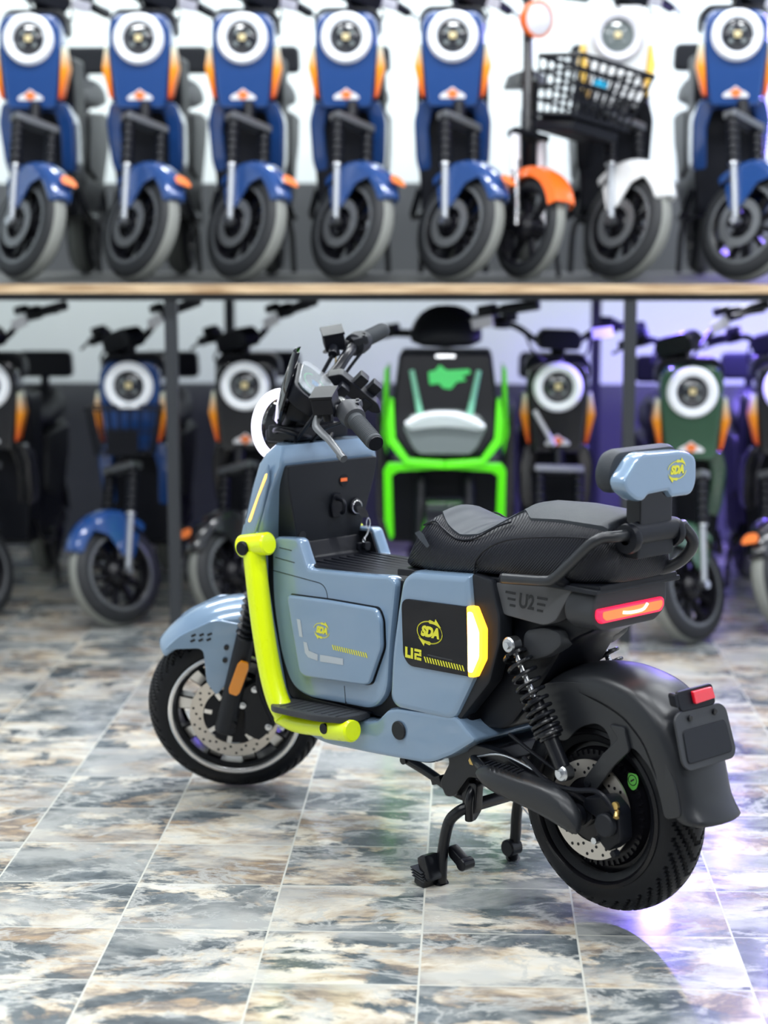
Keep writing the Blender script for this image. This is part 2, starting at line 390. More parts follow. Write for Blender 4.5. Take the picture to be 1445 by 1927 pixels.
def disc(par, c, ri, ro, y, xf, m='brush', holes=3, nh=14):
    bm = B(); lathe(bm, [(ri, y-.002), (ro, y-.002), (ro, y+.002), (ri, y+.002)], c, n=96, closed_prof=True); d = obj('brake_disc', bm, m, par, xf=xf, sm=30, label='drilled silver brake disc')
    bm = B()
    for k in range(nh):
        for q in range(holes):
            a = 2*PI*(k+q*.33)/nh; r = ri+(ro-ri)*(.25+.25*q)
            p = Vector(c)+Vector((math.cos(a)*r, y+.0021, math.sin(a)*r)); cyl(bm, p, p+Vector((0, .0004, 0)), .0034, n=10)
    obj('drill_holes', bm, 'rim', d, xf=xf); return d
disc(hw, AF, .078, .112, .062, XW)
bm = B(); lathe(bm, [(.0, .068), (.045, .068), (.075, .063), (.078, .058), (.06, .05)], AF, n=48); hp('disc_carrier', bm, 'blk', hw, xf=XW)
for k in range(8):
    a = 2*PI*k/8+.3; bm = B(); p = AF+Vector((math.cos(a)*.066, .0665, math.sin(a)*.066))
    box(bm, p, (.020, .002, .012), rotm('Y', -math.degrees(a)), .001); hp('carrier_window', bm, 'alloy', hw, xf=XW, label='bright window in the disc carrier')
bm = B(); cyl(bm, AF+Vector((0, -.11, 0)), AF+Vector((0, .115, 0)), .011); hp('axle', bm, 'blk', hw, xf=XW)
# --- fork
def forkleg(s):
    bm = B(); y = s*.092
    cyl(bm, (1.262, y, .20), (1.175, y, .455), .026, .024, 20, .004); cyl(bm, (1.175, y, .455), (1.135, y, .60), .016, .016, 16)
    box(bm, (1.250, y, .225), (.045, .030, .055), rotm('Y', -18), .008)
    f = hp('fork_leg', bm, 'blkm', xf=XW)
    bm = B()
    for i in range(7):
        q = Vector((1.172, y, .462))+Vector((-.325, 0, 1)).normalized()*i*.017; lathe(bm, [(.018, -.006), (.028, 0), (.018, .006)], q, (-.325, 0, 1), 20)
    obj('dust_boot', bm, 'blk', f, xf=XW)
    if s > 0:
        bm = B(); a = Vector((1.222, y+.026, .315)); b = Vector((1.182, y+.026, .40)); d = (b-a).normalized(); nn = Vector((0, 1, 0)); u = d.cross(nn)
        L = (b-a).length
        prism(bm, rnd([(0, -.010), (.012, -.015), (L-.012, -.015), (L, -.010), (L, .010), (L-.012, .015), (.012, .015), (0, .010)], .004), 0, .012, .003, lambda p, h: a+d*p[0]+u*p[1]+nn*h)
        obj('side_reflector', bm, 'amber', f, xf=XW, label='amber fork reflector')
    return f
forkleg(1); forkleg(-1)
bm = B(); prism(bm, rnd([(1.23, .30), (1.16, .335), (1.125, .28), (1.135, .20), (1.18, .165), (1.215, .19), (1.205, .25)], .012), .060, .095, .006)
cal = hp('front_brake_caliper', bm, 'blkm', xf=XW)
for p in ((1.207, .27), (1.172, .311), (1.150, .205)):
    bm = B(); cyl(bm, (p[0], .095, p[1]), (p[0], .101, p[1]), .009, n=20, bev=.001); cyl(bm, (p[0], .101, p[1]), (p[0], .106, p[1]), .0055, n=6); hp('bolt', bm, 'bolt', cal, xf=XW, label='silver bolt')
bm = B(); tube(bm, [(1.14, .10, .22), (1.16, .115, .33), (1.13, .12, .45), (1.10, .08, .58), (1.06, .05, .70)], .005, 8); hp('brake_hose', bm, 'blk', xf=XW)
# --- front fender: arch over the tyre with a strut on each side
bm = B(); rings = []
for i in range(25):
    t = i/24; a = math.radians(47+t*95); R0 = .257+.046*min(1, t*1.5)
    cx, cz = AF.x+math.cos(a)*R0, AF.z+math.sin(a)*R0
    wv = .056+.024*math.sin(min(1, t*1.8)*PI/2); drop = .025+.055*min(1, t*1.6); outd = Vector((math.cos(a), 0, math.sin(a)))
    q = [(-wv, -drop), (-wv*.97, -.018), (-wv*.55, -.004), (0, .008), (wv*.55, -.004), (wv*.97, -.018), (wv, -drop)]
    c0 = Vector((cx, 0, cz)); out = [c0+Vector((0, y, 0))+outd*h for y, h in q]; inn = [c0+Vector((0, y*.94, 0))+outd*(h-.005) for y, h in reversed(q)]
    rings.append(out+inn)
loops(bm, rings); ff = hp('front_fender', bm, 'paint', xf=XW, sm=50, sub=1, label='blue-grey front fender')
for s in (1, -1):
    bm = B(); prism(bm, rnd([(1.385, .428), (1.288, .424), (1.292, .33), (1.272, .292), (1.235, .33), (1.188, .455), (1.17, .475), (1.25, .50), (1.345, .462)], [.004, .02, .01, .01, .01, .01, .01, .02, .02]), s*.073, s*.082, .004); st_ = obj('fender_strut', bm, 'paint', ff, xf=XW)
    for p in ((1.229, .424), (1.237, .39)):
        bm = B(); cyl(bm, (p[0], s*.081, p[1]), (p[0], s*.087, p[1]), .0065, n=12); obj('strut_bolt', bm, 'frame', ff, xf=XW)
bm = B()
for r in range(2):
    for k in range(3):
        p = Vector((1.310-k*.020-r*.004, .0828, .448+r*.014)); box(bm, p, (.012, .002, .005), rotm('Y', 20), 0)
obj('vent_slots', bm, 'frame', ff, xf=XW)

# --- front cowl
SEC = [(.925, .885, .915, .965, .140), (.905, .878, .935, .99, .149), (.878, .876, .957, 1.015, .154), (.82, .905, .978, 1.035, .159), (.754, .930, .998, 1.05, .162), (.70, .950, 1.012, 1.055, .160), (.60, .950, .998, 1.04, .152), (.51, .93, .980, 1.02, .148), (.40, .90, .948, .985, .146), (.33, .88, .918, .955, .143), (.285, .85, .885, .92, .135)]
def cowl_ring(z, xr, xs, xc, wd):
    h = [(xr, 0), (xr, wd*.5), (xr, wd-.012), (xr+.006, wd-.002), (xr+(xs-xr)*.45, wd), (xs-.012, wd), (xs, wd-.006), (xs+(xc-xs)*.6, wd*.72), (xc-.006, wd*.38), (xc, 0)]
    L_ = [(x, y) for x, y in h]; Rr = [(x, -y) for x, y in reversed(h[1:-1])]
    return [Vector((x, y, z)) for x, y in L_+Rr]
bm = B(); loops(bm, [cowl_ring(*s) for s in SEC]); cowl = hp('front_cowl', bm, 'paint', sm=35)
bm = B(); prism(bm, rnd([(.905, .885), (.925, .865), (.965, .79), (.993, .74), (.985, .705), (.955, .715), (.93, .77), (.905, .84)], .006), .158, .168, .006); hp('side_facet', bm, 'paint', cowl)
bm = B(); prism(bm, rnd([(.906, .862), (.911, .859), (.944, .80), (.975, .744), (.971, .740), (.964, .748), (.938, .80), (.909, .848)], .003), .166, .1705, .001); hp('indicator_strip', bm, 'slit', cowl, label='lit thin amber indicator strip')
bm = B(); prism(bm, rnd([(.96, .735), (.94, .70), (.95, .67), (1.00, .665), (1.012, .70), (1.0, .735)], .008), .158, .164, .003); hp('lower_facet', bm, 'paint', cowl)
bm = B(); prism(bm, rnd([(.140, .880), (-.140, .880), (-.138, .84), (-.088, .66), (-.080, .63), (.080, .63), (.088, .66), (.138, .84)], [.006, .006, .02, .02, .01, .01, .02, .02]), -.07, .012, .003, lambda p, h: Vector((.876+(.876-p[1])*.10-h, p[0]*(1 if h < .01 else .99), p[1]))); ip = hp('inner_leg_panel', bm, 'blkm', cowl, label='matte black panel behind the front cowl')
def XP(y, z, o=.0): return Vector((.864+(.876-z)*.10-o, y, z))
bm = B(); cyl(bm, XP(-.074, .764), XP(-.074, .764, .012), .020, n=28, bev=.003); lk = hp('ignition_lock', bm, 'blk', ip)
bm = B(); lathe(bm, [(.0125, .0115), (.0155, .0125), (.0165, .0115)], XP(-.074, .764), (-1, 0, 0), 28); hp('lock_ring', bm, 'steel', lk, label='silver lock ring')
bm = B(); prism(bm, rnd([(-.016, -.028), (.010, -.028), (.018, 0), (.012, .03), (-.014, .03), (-.02, 0)], .006), 0, .008, .002, lambda p, h: XP(-.012+p[0], .772+p[1], h)); hp('bag_hook_plate', bm, 'blk', ip)
bm = B(); tube(bm, [XP(-.012, .79, .006), XP(-.012, .785, .03), XP(-.012, .765, .034), XP(-.012, .757, .026)], .005, 8); hp('bag_hook', bm, 'blk', ip)
bm = B(); cyl(bm, XP(-.035, .832), XP(-.035, .832, .002), .014, n=24); us = hp('charging_socket', bm, 'blk', ip)
bm = B(); box(bm, XP(-.033, .833, .003), (.002, .020, .008)); hp('orange_tab', bm, 'orange', us, label='orange tab in the socket')
bm = B(); cyl(bm, XP(.085, .71), XP(.085, .71, .0015), .011, n=20); hp('screw_recess', bm, 'frame', ip)
# --- keys hang in the lock but are their own thing
kw = hero_w = Matrix.Translation((.3023, 3.8401, 0)) @ Matrix.Rotation(TH, 4, 'Z')
kp = kw @ XP(-.074, .764, .012)
keys = thing('key_ring', 'black key with key ring and dark fob hanging from the ignition lock', 'keys', kp, TH)
def KP(y, z, o=0): return Vector((-.006-o, y, z))
bm = B(); prism(bm, rnd([(-.006, .004), (.006, .004), (.012, -.012), (.010, -.028), (-.006, -.030), (-.012, -.012)], .004), 0, .008, .002, lambda p, h: Vector((-.008-(-p[1])*.55, p[0]-h+.004+p[1]*.25, p[1]*.8))); obj('key', bm, 'blk', keys)
bm = B(); lathe(bm, [(.0125, -.0008), (.0138, 0), (.0125, .0008), (.0112, 0)], (-.025, -.012, -.038), (1, .5, 0), 32, True); obj('split_ring', bm, 'steel', keys)
bm = B(); tube(bm, [(-.025, -.013, -.05), (-.026, -.008, -.062), (-.027, .002, -.072)], .0022, 8); tube(bm, [(-.027, .003, -.070), (-.031, .004, -.076), (-.027, .004, -.082), (-.023, .004, -.076), (-.027, .003, -.070)], .0014, 6); obj('chain', bm, 'bolt', keys)
for dy, dz in ((-.007, 0), (.007, -.004)):
    bm = B(); prism(bm, rnd([(-.012, 0), (.012, 0), (.014, -.03), (.006, -.042), (-.010, -.040), (-.014, -.02)], .006), -.005, .005, .002, lambda p, h: Vector((-.027+h+dy, .006+p[0]*.7+dy*.6, -.080+dz*.6+p[1]*.50))); obj('fob', bm, 'blk', keys)
# --- ring head lamp on the nose
bm = B(); lathe(bm, [(.070, .0), (.070, .014), (.075, .020), (.083, .020), (.089, .014), (.089, .0), (.084, -.006)], (1.045, 0, .950), (1, 0, 0), 64); rl = hp('headlight_ring', bm, 'ringon', label='lit white ring headlight')
bm = B(); lathe(bm, [(0, .030), (.03, .030), (.055, .018), (.0615, .0), (.075, -.02), (.07, -.05), (.03, -.075), (0, -.08)], (1.045, 0, .950), (1, 0, 0), 48); hp('lamp_body', bm, 'gloss', rl)
bm = B(); cyl(bm, (1.0, .0, .93), (1.03, .0, .90), .02); box(bm, (.985, 0, .935), (.07, .16, .03), None, .008); hp('lamp_bracket', bm, 'blk', rl)

# --- lime side bars
for s in (1, -1):
    bm = B()
    cyl(bm, (.992, s*.175 if s > 0 else -.152, .682), (.905 if s > 0 else .945, s*.165 if s > 0 else -.142, .698 if s > 0 else .69), .027, n=28, bev=.004)
    t0 = 1 if s > 0 else .86
    tube(bm, [(.952, s*.172*t0, .675), (.938, s*.174*t0, .60), (.920, s*.174, .50), (.895, s*.174, .40), (.868, s*.174, .335), (.84, s*.172, .300)], .0265, 22, 8)
    gb = hp('lime_side_bar', bm, 'lime', label='lime green tube bar'+(' on the near side' if s > 0 else ''))
    bm = B(); cyl(bm, (.991, s*.175*t0, .682), (.999, s*.1755*t0, .681), .023, n=28, bev=.003); cyl(bm, (.96, s*.195*t0, .684), (.958, s*.206*t0, .684), .017, n=24, bev=.003); hp('end_cap', bm, 'blk', gb)
    bm = B(); tube(bm, [(.86, s*.172, .297), (.80, s*.174, .290), (.72, s*.176, .298), (.665, s*.178, .306)], .020, 18, 5)
    cyl(bm, (.69, s*.178, .303), (.60, s*.180, .314), .026, n=24, bev=.004); cyl(bm, (.665, s*.178, .306), (.655, s*.12, .306), .018)
    lt = hp('lower_lime_tube', bm, 'lime', label='lime green tube under the footrest')
    bm = B(); cyl(bm, (.672, s*.196, .309), (.672, s*.206, .309), .012, n=20); hp('tube_hole', bm, 'blk', lt)
    bm = B(); prism(bm, rnd([(.875, s*.115), (.87, s*.195), (.84, s*.215), (.68, s*.222), (.61, s*.20), (.60, s*.155), (.61, s*.115)], [.01, .02, .02, .03, .02, .02, .01]), 0, .016, .004, lambda p, h: Vector((p[0], p[1], .322+h+(.75-p[0])*.06)))
    fr = hp('footrest', bm, 'dpanel', label='dark grey footrest plate')
    bm = B()
    for k in range(9):
        box(bm, (.63+k*.024, s*.17, .3383+(.75-(.63+k*.024))*.06), (.004, .07, .002), rotm('Y', 3.4))
    hp('grip_ribs', bm, 'dpanel', fr)

# --- belly panel and the black core
bm = B(); prism(bm, rnd([(.915, .33), (.87, .268), (.74, .247), (.58, .256), (.40, .270), (.33, .303), (.255, .352), (.318, .395), (.50, .378), (.53, .370), (.565, .338), (.60, .33), (.88, .325)], [.01, .04, .03, .03, .03, .02, .012, .012, .01, .01, .01, .01, .01]), -.143, .143, .012)
bl = hp('belly_panel', bm, 'paint')
for s in (1, -1):
    bm = B(); cyl(bm, (.489, s*.143, .33), (.489, s*.149, .33), .021, n=32, bev=.002); hp('round_plug', bm, 'blkm', bl, label='round black plug')
bm = B(); prism(bm, rnd([(.955, .66), (.92, .60), (.885, .34), (.56, .335), (.30, .36), (.29, .65), (.50, .66), (.86, .655), (.885, .70)], .01), -.118, .118, .01); core = hp('black_inner_frame', bm, 'blk')
bm = B(); prism(bm, rnd([(.985, .69), (.955, .52), (.915, .38), (.87, .333), (.62, .333), (.60, .347), (.80, .345), (.87, .372), (.90, .45), (.93, .69)], .012), -.131, .131, .003); hp('shield_liner', bm, 'blk', core)
bm = B(); prism(bm, rnd([(.485, -.108), (.895, -.100), (.895, .100), (.485, .108)], .006), .641, .655, .003, lambda p, h: Vector((p[0], p[1], h))); dk = hp('floor_deck', bm, 'dpanel')
bm = B()
for k in range(8): box(bm, (.68, -.085+k*.024, .6565), (.30, .009, .004), None, .001)
hp('deck_ribs', bm, 'blk', dk)
bm = B(); box(bm, (.55, 0, .647), (.012, .2, .018), None, .003); hp('deck_lip', bm, 'blk', dk)

# --- storage box side panels
BOX = [(.934, .693), (.921, .708), (.838, .714), (.805, .648), (.60, .660), (.53, .667), (.511, .655), (.530, .52), (.540, .40), (.585, .356), (.81, .344), (.868, .362), (.905, .43), (.933, .555)]
HAT = [(.866, .580), (.72, .588), (.560, .592), (.546, .568), (.543, .505), (.583, .418), (.60, .412), (.80, .396), (.822, .402)]
def U(s): return (lambda u, v, n, cx, cz, y: Vector((cx-u*s, s*(y+n), cz+v)))
def sda_logo(par, mp, sc, m='yel', oval=False):
    """oval swoosh logo with slanted SDA letters; mp(u, v, n)"""
    bm = text_bm('SDA', .026*sc, lambda x, y, z: mp(x, y, z+.0006), .25, .0017*sc, .0004, .98)
    o = obj('logo_letters', bm, m, par, sm=0, label='yellow SDA letters')
    bm = B()
    for a0, a1, wmax in ((20, 172, .0035), (200, 352, .0035))+(((0, 360, .0004),) if oval else ()):
        pts = []; K = 24
        for i in range(K+1):
            a = math.radians(a0+(a1-a0)*i/K); t = i/K; hwid = sc*(.0006+(wmax*(1-abs(2*t-1))**1.5 if t < .5 else .0005))
            if a0 > 100: pass
            ux, uy = math.cos(a), math.sin(a); rx, ry = .034*sc, .021*sc
            pts.append(((ux*(rx-hwid), uy*(ry-hwid)), (ux*(rx+hwid), uy*(ry+hwid))))
        v = [[bm.verts.new(mp(p[0], p[1], .0008)) for p in q] for q in pts]
        for q, r in zip(v, v[1:]): bm.faces.new((q[0], q[1], r[1], r[0]))
    for sg in (1, -1):
        tri = [(.012*sg, .0195*sg), (.016*sg, .0285*sg), (.031*sg, .013*sg), (.024*sg, .0155*sg)]
        bm.faces.new([bm.verts.new(mp(x*sc, y*sc, .0009)) for x, y in tri])
    obj('logo_swoosh', bm, m, par, sm=0)
def stripes(par, mp, L, n, h, m='yel', name='hazard_stripes'):
    bm = B()
    for k in range(n):
        x = -L/2+L*k/n; w_ = L/n*.52; bm.faces.new([bm.verts.new(mp(a, b, .0006)) for a, b in ((x+h*.35, -h/2), (x+w_+h*.35, -h/2), (x+w_-h*.1, h/2), (x-h*.1, h/2))])
    return obj(name, bm, m, par, sm=0)
def block_u2(par, mp, h, m='yel'):
    t = h*.24; bm = B()
    def r(x0, y0, x1, y1): bm.faces.new([bm.verts.new(mp(x*h, y*h, .0007)) for x, y in ((x0, y0), (x1, y0), (x1, y1), (x0, y1))])
    r(-1.15, -.5, -.85, .5); r(-.85, -.5, -.45, -.22); r(-.42, -.5, -.12, .5)
    r(.05, .25, .95, .5); r(.68, .06, .95, .22); r(.05, -.1, .95, .1); r(.05, -.5, .32, -.1); r(.36, -.5, .95, -.25)
    return obj('block_letters', bm, m, par, sm=0, label='yellow block U2 lettering')
for s in (1, -1):
    bm = B(); prism(bm, rnd(BOX, [.02, .015, .012, .012, .02, .02, .015, .03, .035, .03, .05, .05, .05, .05]), s*.100, s*.134, .009); bp_ = hp('storage_box_panel', bm, 'paint')
    for q in ([(.932, .628), (.80, .622), (.755, .618), (.738, .60), (.735, .570)], [(.68, .395), (.675, .350)], [(.905, .685), (.86, .683)], [(.92, .66), (.85, .656)]): bm = B(); tube(bm, [(x, s*.1338, z) for x, z in q], .0011, 6, 5); hp('panel_seam', bm, 'frame', bp_)
    bm = B(); prism(bm, rnd([(.927, .69), (.919, .701), (.841, .706), (.812, .645), (.812, .60), (.928, .60)], .008), s*.0945, s*.1004, .001); hp('inner_liner', bm, 'blk', bp_, label='black inside of the side panel')
    bm = B(); prism(bm, rnd(HAT, .012), s*.134, s*.150, .007); ht = hp('side_hatch', bm, 'paint', bp_)
    bm = B(); prism(bm, rnd(inset(HAT, -.0022), .012), s*.130, s*.1345, 0); hp('hatch_gap', bm, 'frame', ht)
    mp = lambda cx, cz: (lambda u, v, n: Vector((cx-u*s, s*(.1502+n), cz+v)))
    sda_logo(ht, mp(.738, .516), .78)
    stripes(ht, mp(.643, .483), .118, 15, .011)
    bm = B()
    for q in ([(.825, .530), (.812, .530), (.804, .490), (.816, .490)], [(.802, .480), (.790, .480), (.783, .462), (.752, .458), (.752, .443), (.786, .446), (.797, .455)], [(.744, .459), (.665, .463), (.665, .448), (.744, .443)]):
        bm.faces.new([bm.verts.new((x, s*.1508, z)) for x, z in q])
    hp('light_bracket_decal', bm, 'ldec', ht, sm=0)
# --- side pods under the seat
POD = [(.482, .668), (.455, .690), (.275, .705), (.268, .643), (.258, .487), (.312, .392), (.335, .380), (.50, .376), (.522, .395), (.515, .50), (.497, .60)]
BP = [(.476, .628), (.278, .638), (.272, .489), (.45, .482), (.470, .500)]
for s in (1, -1):
    bm = B(); prism(bm, rnd(POD, [.03, .03, .006, .01, .01, .02, .02, .02, .02, .03, .03]), s*.06, s*.147, .018); pd = hp('side_pod', bm, 'paint')
    bm = B(); prism(bm, rnd(BP, [.022, .003, .003, .02, .02]), s*.140, s*.1515, .002); gp = hp('gloss_panel', bm, 'gloss', pd, label='glossy black badge panel')
    bm = B(); prism(bm, rnd([(.278, .639), (.256, .640), (.230, .596), (.230, .532), (.254, .490), (.272, .488)], .004), s*.112, s*.153, .004); ts = hp('turn_signal', bm, 'amberl', pd, label='lit amber turn signal')
    bm = B(); prism(bm, rnd([(.272, .628), (.259, .629), (.239, .590), (.239, .536), (.258, .500), (.270, .500)], .004), s*.152, s*.1545, .001); hp('signal_core', bm, 'amberc', ts, label='white-hot lamp core')
    mp = lambda cx, cz: (lambda u, v, n: Vector((cx-u*s, s*(.1517+n), cz+v)))
    sda_logo(gp, mp(.386, .566), 1.12, oval=True)
    block_u2(gp, mp(.434, .512), .024)
    stripes(gp, mp(.342, .505), .122, 15, .012)
    bm = B(); box(bm, (.355, s*.1517, .5165), (.075, .0006, .003)); hp('model_line', bm, 'dpanel', gp)

# --- tail body under the seat
bm = B(); prism(bm, rnd([(.285, .705), (.21, .70), (-.03, .715), (-.045, .66), (-.02, .625), (.06, .585), (.10, .52), (.15, .455), (.22, .37), (.31, .36), (.40, .42), (.40, .68)], [.01, .01, .02, .02, .02, .05, .04, .05, .03, .02, .02, .02]), -.085, .085, .012); tb = hp('tail_body', bm, 'blk')
for s in (1, -1):
    bm = B(); prism(bm, rnd([(.280, .707), (.222, .700), (.196, .628), (.196, .572), (.224, .482), (.31, .385), (.325, .385), (.262, .487), (.272, .64)], .008), s*.095, s*.136, .006); hp('pod_surround', bm, 'blkm', tb)
    bm = B(); prism(bm, rnd([(.225, .694), (.212, .640), (.198, .628), (.085, .622), (.055, .636), (.008, .712)], [.01, .02, .01, .03, .01, .01]), s*.085, s*.123, .004); tp = hp('tail_side_plate', bm, 'plateg', tb, label='dark grey plate with U2 lettering')
    mp = lambda u, v, n: Vector((.135-u*s, s*(.1232+n), .664+v))
    bm = text_bm('U2', .042, mp, .12, .0012, .0004, .85); hp('plate_letters', bm, 'frame', tp, sm=0)
    bm = B()
    for i in range(3):
        for sg in (1, -1):
            x0 = sg*(.030+.004*i*0); x1 = sg*(.058-.006*i); z = (.014-.013*i)
            bm.faces.new([bm.verts.new(mp(a, b, .0005)) for a, b in ((x0+(.0 if sg > 0 else 0), z-.0025), (x1, z-.0025), (x1+.001, z+.0025), (x0+.001, z+.0025))])
    hp('plate_dashes', bm, 'frame', tp, sm=0)
    bm = B(); prism(bm, rnd([(.16, .60), (.095, .618), (.055, .61), (.05, .585), (.085, .555), (.16, .53)], .02), s*.06, s*.108, .01); hp('lower_tail_cover', bm, 'dpanel', tb)
# tail lamp at the back
def YP(x): return lambda p, h: Vector((x-h, p[0], p[1]))
bm = B(); prism(bm, rnd([(-.105, .705), (-.108, .665), (-.098, .642), (-.07, .626), (.095, .626), (.120, .642), (.128, .665), (.118, .705)], .01), -.03, .045, .006, YP(0)); lh = hp('tail_lamp_housing', bm, 'dpanel')
bm = B(); prism(bm, rnd([(-.088, .674), (-.090, .657), (-.080, .644), (.106, .644), (.118, .657), (.116, .674)], .006), .03, .055, .006, YP(0)); tl = hp('tail_lamp_lens', bm, 'redl', lh, label='lit red tail lamp lens')
bm = B(); prism(bm, rnd([(-.080, .669), (-.080, .657), (-.070, .650), (.096, .650), (.106, .657), (.106, .669)], .005), .054, .0562, .0008, YP(0)); hp('lamp_core', bm, 'redc', tl, label='glowing orange lamp core')
bm = B(); tube(bm, [(-.0568, .045, .660), (-.0568, .02, .657), (-.0568, -.015, .658), (-.0568, -.03, .668)], .0028, 8); hp('led_line', bm, 'redh', tl, label='bright white line of light')
bm = B(); prism(bm, rnd([(-.13, .715), (-.132, .705), (.132, .705), (.13, .715)], .003), -.08, .06, .002, YP(0)); hp('tail_shelf', bm, 'blkm', lh)
# --- seat
def seat_ring(x, zb, zt, wb, wt, crown):
    P = [(wb*.9, zb), (wb, zb+.012), (wb, zb+(zt-zb)*.45), ((wb+wt)/2, zb+(zt-zb)*.78), (wt, zt-.004), (wt*.82, zt+crown*.4), (wt*.45, zt+crown*.8), (0, zt+crown)]
    R_ = [(-y, z) for y, z in reversed(P[:-1])]
    return [Vector((x, y, z)) for y, z in P+R_]
SEAT = [(.533, .684, .694, .070, .050, .004), (.525, .680, .715, .088, .066, .006), (.500, .681, .752, .104, .082, .010), (.470, .683, .786, .116, .086, .016), (.445, .685, .800, .121, .088, .016), (.40, .688, .786, .127, .094, .012), (.35, .692, .775, .129, .100, .012), (.30, .697, .779, .130, .100, .016), (.255, .701, .799, .131, .092, .022), (.21, .705, .819, .131, .085, .026), (.16, .708, .828, .131, .086, .027), (.08, .711, .835, .130, .092, .023), (.0, .714, .836, .126, .096, .018), (-.04, .716, .834, .112, .088, .012), (-.062, .720, .815, .095, .075, .006), (-.07, .727, .785, .08, .06, .002)]
bm = B(); loops(bm, [seat_ring(*q) for q in SEAT]); st2 = hp('seat', bm, 'seat', sm=60, sub=1)
def seat_top(x, f, lift=.0055):
    for a, b in zip(SEAT, SEAT[1:]):
        if a[0] >= x >= b[0]:
            t = (a[0]-x)/(a[0]-b[0]); q = [a[i]+(b[i]-a[i])*t for i in range(6)]; _, zb, zt, wb, wt, cr = q
            y = wt*f; return Vector((x, y, zt-.004+(cr+.004)*(1-abs(f)**1.7)+lift))
def top_patch(x0, x1, name, m, frac):
    bm = B(); rows = []; K = 26
    for i in range(K+1):
        x = x0+(x1-x0)*i/K; fr_ = frac(i/K)
        rows.append([seat_top(x, f*fr_) for f in (-1, -.85, -.6, -.3, 0, .3, .6, .85, 1)])
    low = [[p-Vector((0, 0, .010)) for p in reversed(r)] for r in rows]
    loops(bm, [a+b for a, b in zip(rows, low)]); return hp(name, bm, m, st2, sm=60)
top_patch(.452, .235, 'ribbed_rider_pad', 'seatt', lambda t: .98*math.sin(math.radians(20+140*t))**.5)
top_patch(.222, -.045, 'pillion_pad', 'seatr', lambda t: .97*min(1, .45+2.5*t))
bm = B()
for s in (1, -1):
    tube(bm, [(.470, s*.088, .782), (.43, s*.093, .795), (.40, s*.100, .784), (.35, s*.107, .768), (.30, s*.107, .774), (.25, s*.097, .802), (.21, s*.090, .818)], .0022, 6, 6)
    tube(bm, [(.275, s*.1315, .706), (.268, s*.1325, .735), (.235, s*.1325, .765), (.18, s*.129, .788), (.10, s*.121, .802), (.0, s*.113, .812), (-.055, s*.09, .808)], .0022, 6, 6)
hp('piping', bm, 'blk', st2)
for s in (1, -1):
    bm = B(); q = [(.455, .775), (.44, .768), (.415, .748), (.42, .742), (.45, .757), (.468, .768)]
    bm.faces.new([bm.verts.new((x, s*(.1245-(z-.75)*.35), z)) for x, z in q]); hp('nose_patch', bm, 'seatt', st2, sm=0)
bm = B(); prism(bm, rnd([(.52, .684), (-.06, .724), (-.06, .708), (.30, .688), (.52, .668)], .004), -.122, .122, .004); hp('seat_base', bm, 'blk', st2)
# --- grab rail
for s in (1, -1):
    bm = B(); tube(bm, [(.172, s*.150, .712), (.11, s*.150, .717), (.06, s*.152, .722), (.035, s*.150, .730), (-.01, s*.142, .772), (-.045, s*.135, .806), (-.065, s*.124, .820), (-.082, s*.105, .823), (-.088, s*.06, .823)], .0112, 16, 6)
    gr = hp('grab_rail', bm, 'satin')
    bm = B(); cyl(bm, (.172, s*.150, .712), (.178, s*.150, .7115), .011, n=20, bev=.002); hp('rail_cap', bm, 'blk', gr)
    bm = B(); tube(bm, [(.04, s*.148, .728), (.03, s*.12, .718), (.03, s*.09, .712)], .010, 10); hp('rail_mount', bm, 'blk', gr)
    if s < 0:
      bm = B(); tube(bm, [(-.088, s*.10, .822), (-.105, s*.112, .79), (-.085, s*.105, .755), (-.06, s*.08, .735), (-.04, s*.05, .73)], .0125, 14, 6); hp('lower_loop', bm, 'satin', gr)
bm = B(); cyl(bm, (-.088, .066, .823), (-.088, -.066, .823), .023, n=28, bev=.004); box(bm, (-.078, 0, .795), (.045, .115, .045), None, .008); rc = hp('rail_cross_clamp', bm, 'blkm')
for s in (1, -1):
    bm = B(); lathe(bm, [(.012, -.010), (.029, -.009), (.031, 0), (.029, .009), (.012, .010)], (-.085, s*.068, .815), (0, 1, 0), 28); hp('clamp_collar', bm, 'blk', rc)
# --- backrest
bm = B(); prism(bm, rnd([(-.050, .82), (.050, .82), (.050, .915), (-.050, .915)], .008), .062, .100, .004, YP(0)); br_ = hp('backrest_post', bm, 'gloss')
bm = B()
for k in range(9): box(bm, (-.088, -.0515, .835+k*.009), (.014, .005, .004))
hp('ratchet_teeth', bm, 'blk', br_)
SH = [(.066, .986), (-.07, .982), (-.112, .968), (-.113, .912), (-.098, .888), (-.030, .889), (-.020, .903), (.040, .901), (.055, .889), (.078, .893), (.108, .912), (.118, .935)]
bm = B(); prism(bm, rnd(SH, [.02, .02, .02, .02, .015, .01, .008, .008, .01, .012, .012, .012]), .070, .112, .010, YP(0)); sh = hp('backrest_shell', bm, 'paint')
bm = B(); prism(bm, rnd([(.095, .990), (-.095, .990), (-.118, .955), (-.105, .905), (.105, .905), (.118, .945)], .025), .028, .073, .016, YP(0)); hp('backrest_cushion', bm, 'seatr', sh, label='dark cushion on the backrest')
sda_logo(sh, lambda u, v, n: Vector((-.1125-n, -.045-u, .944+v)), .85)
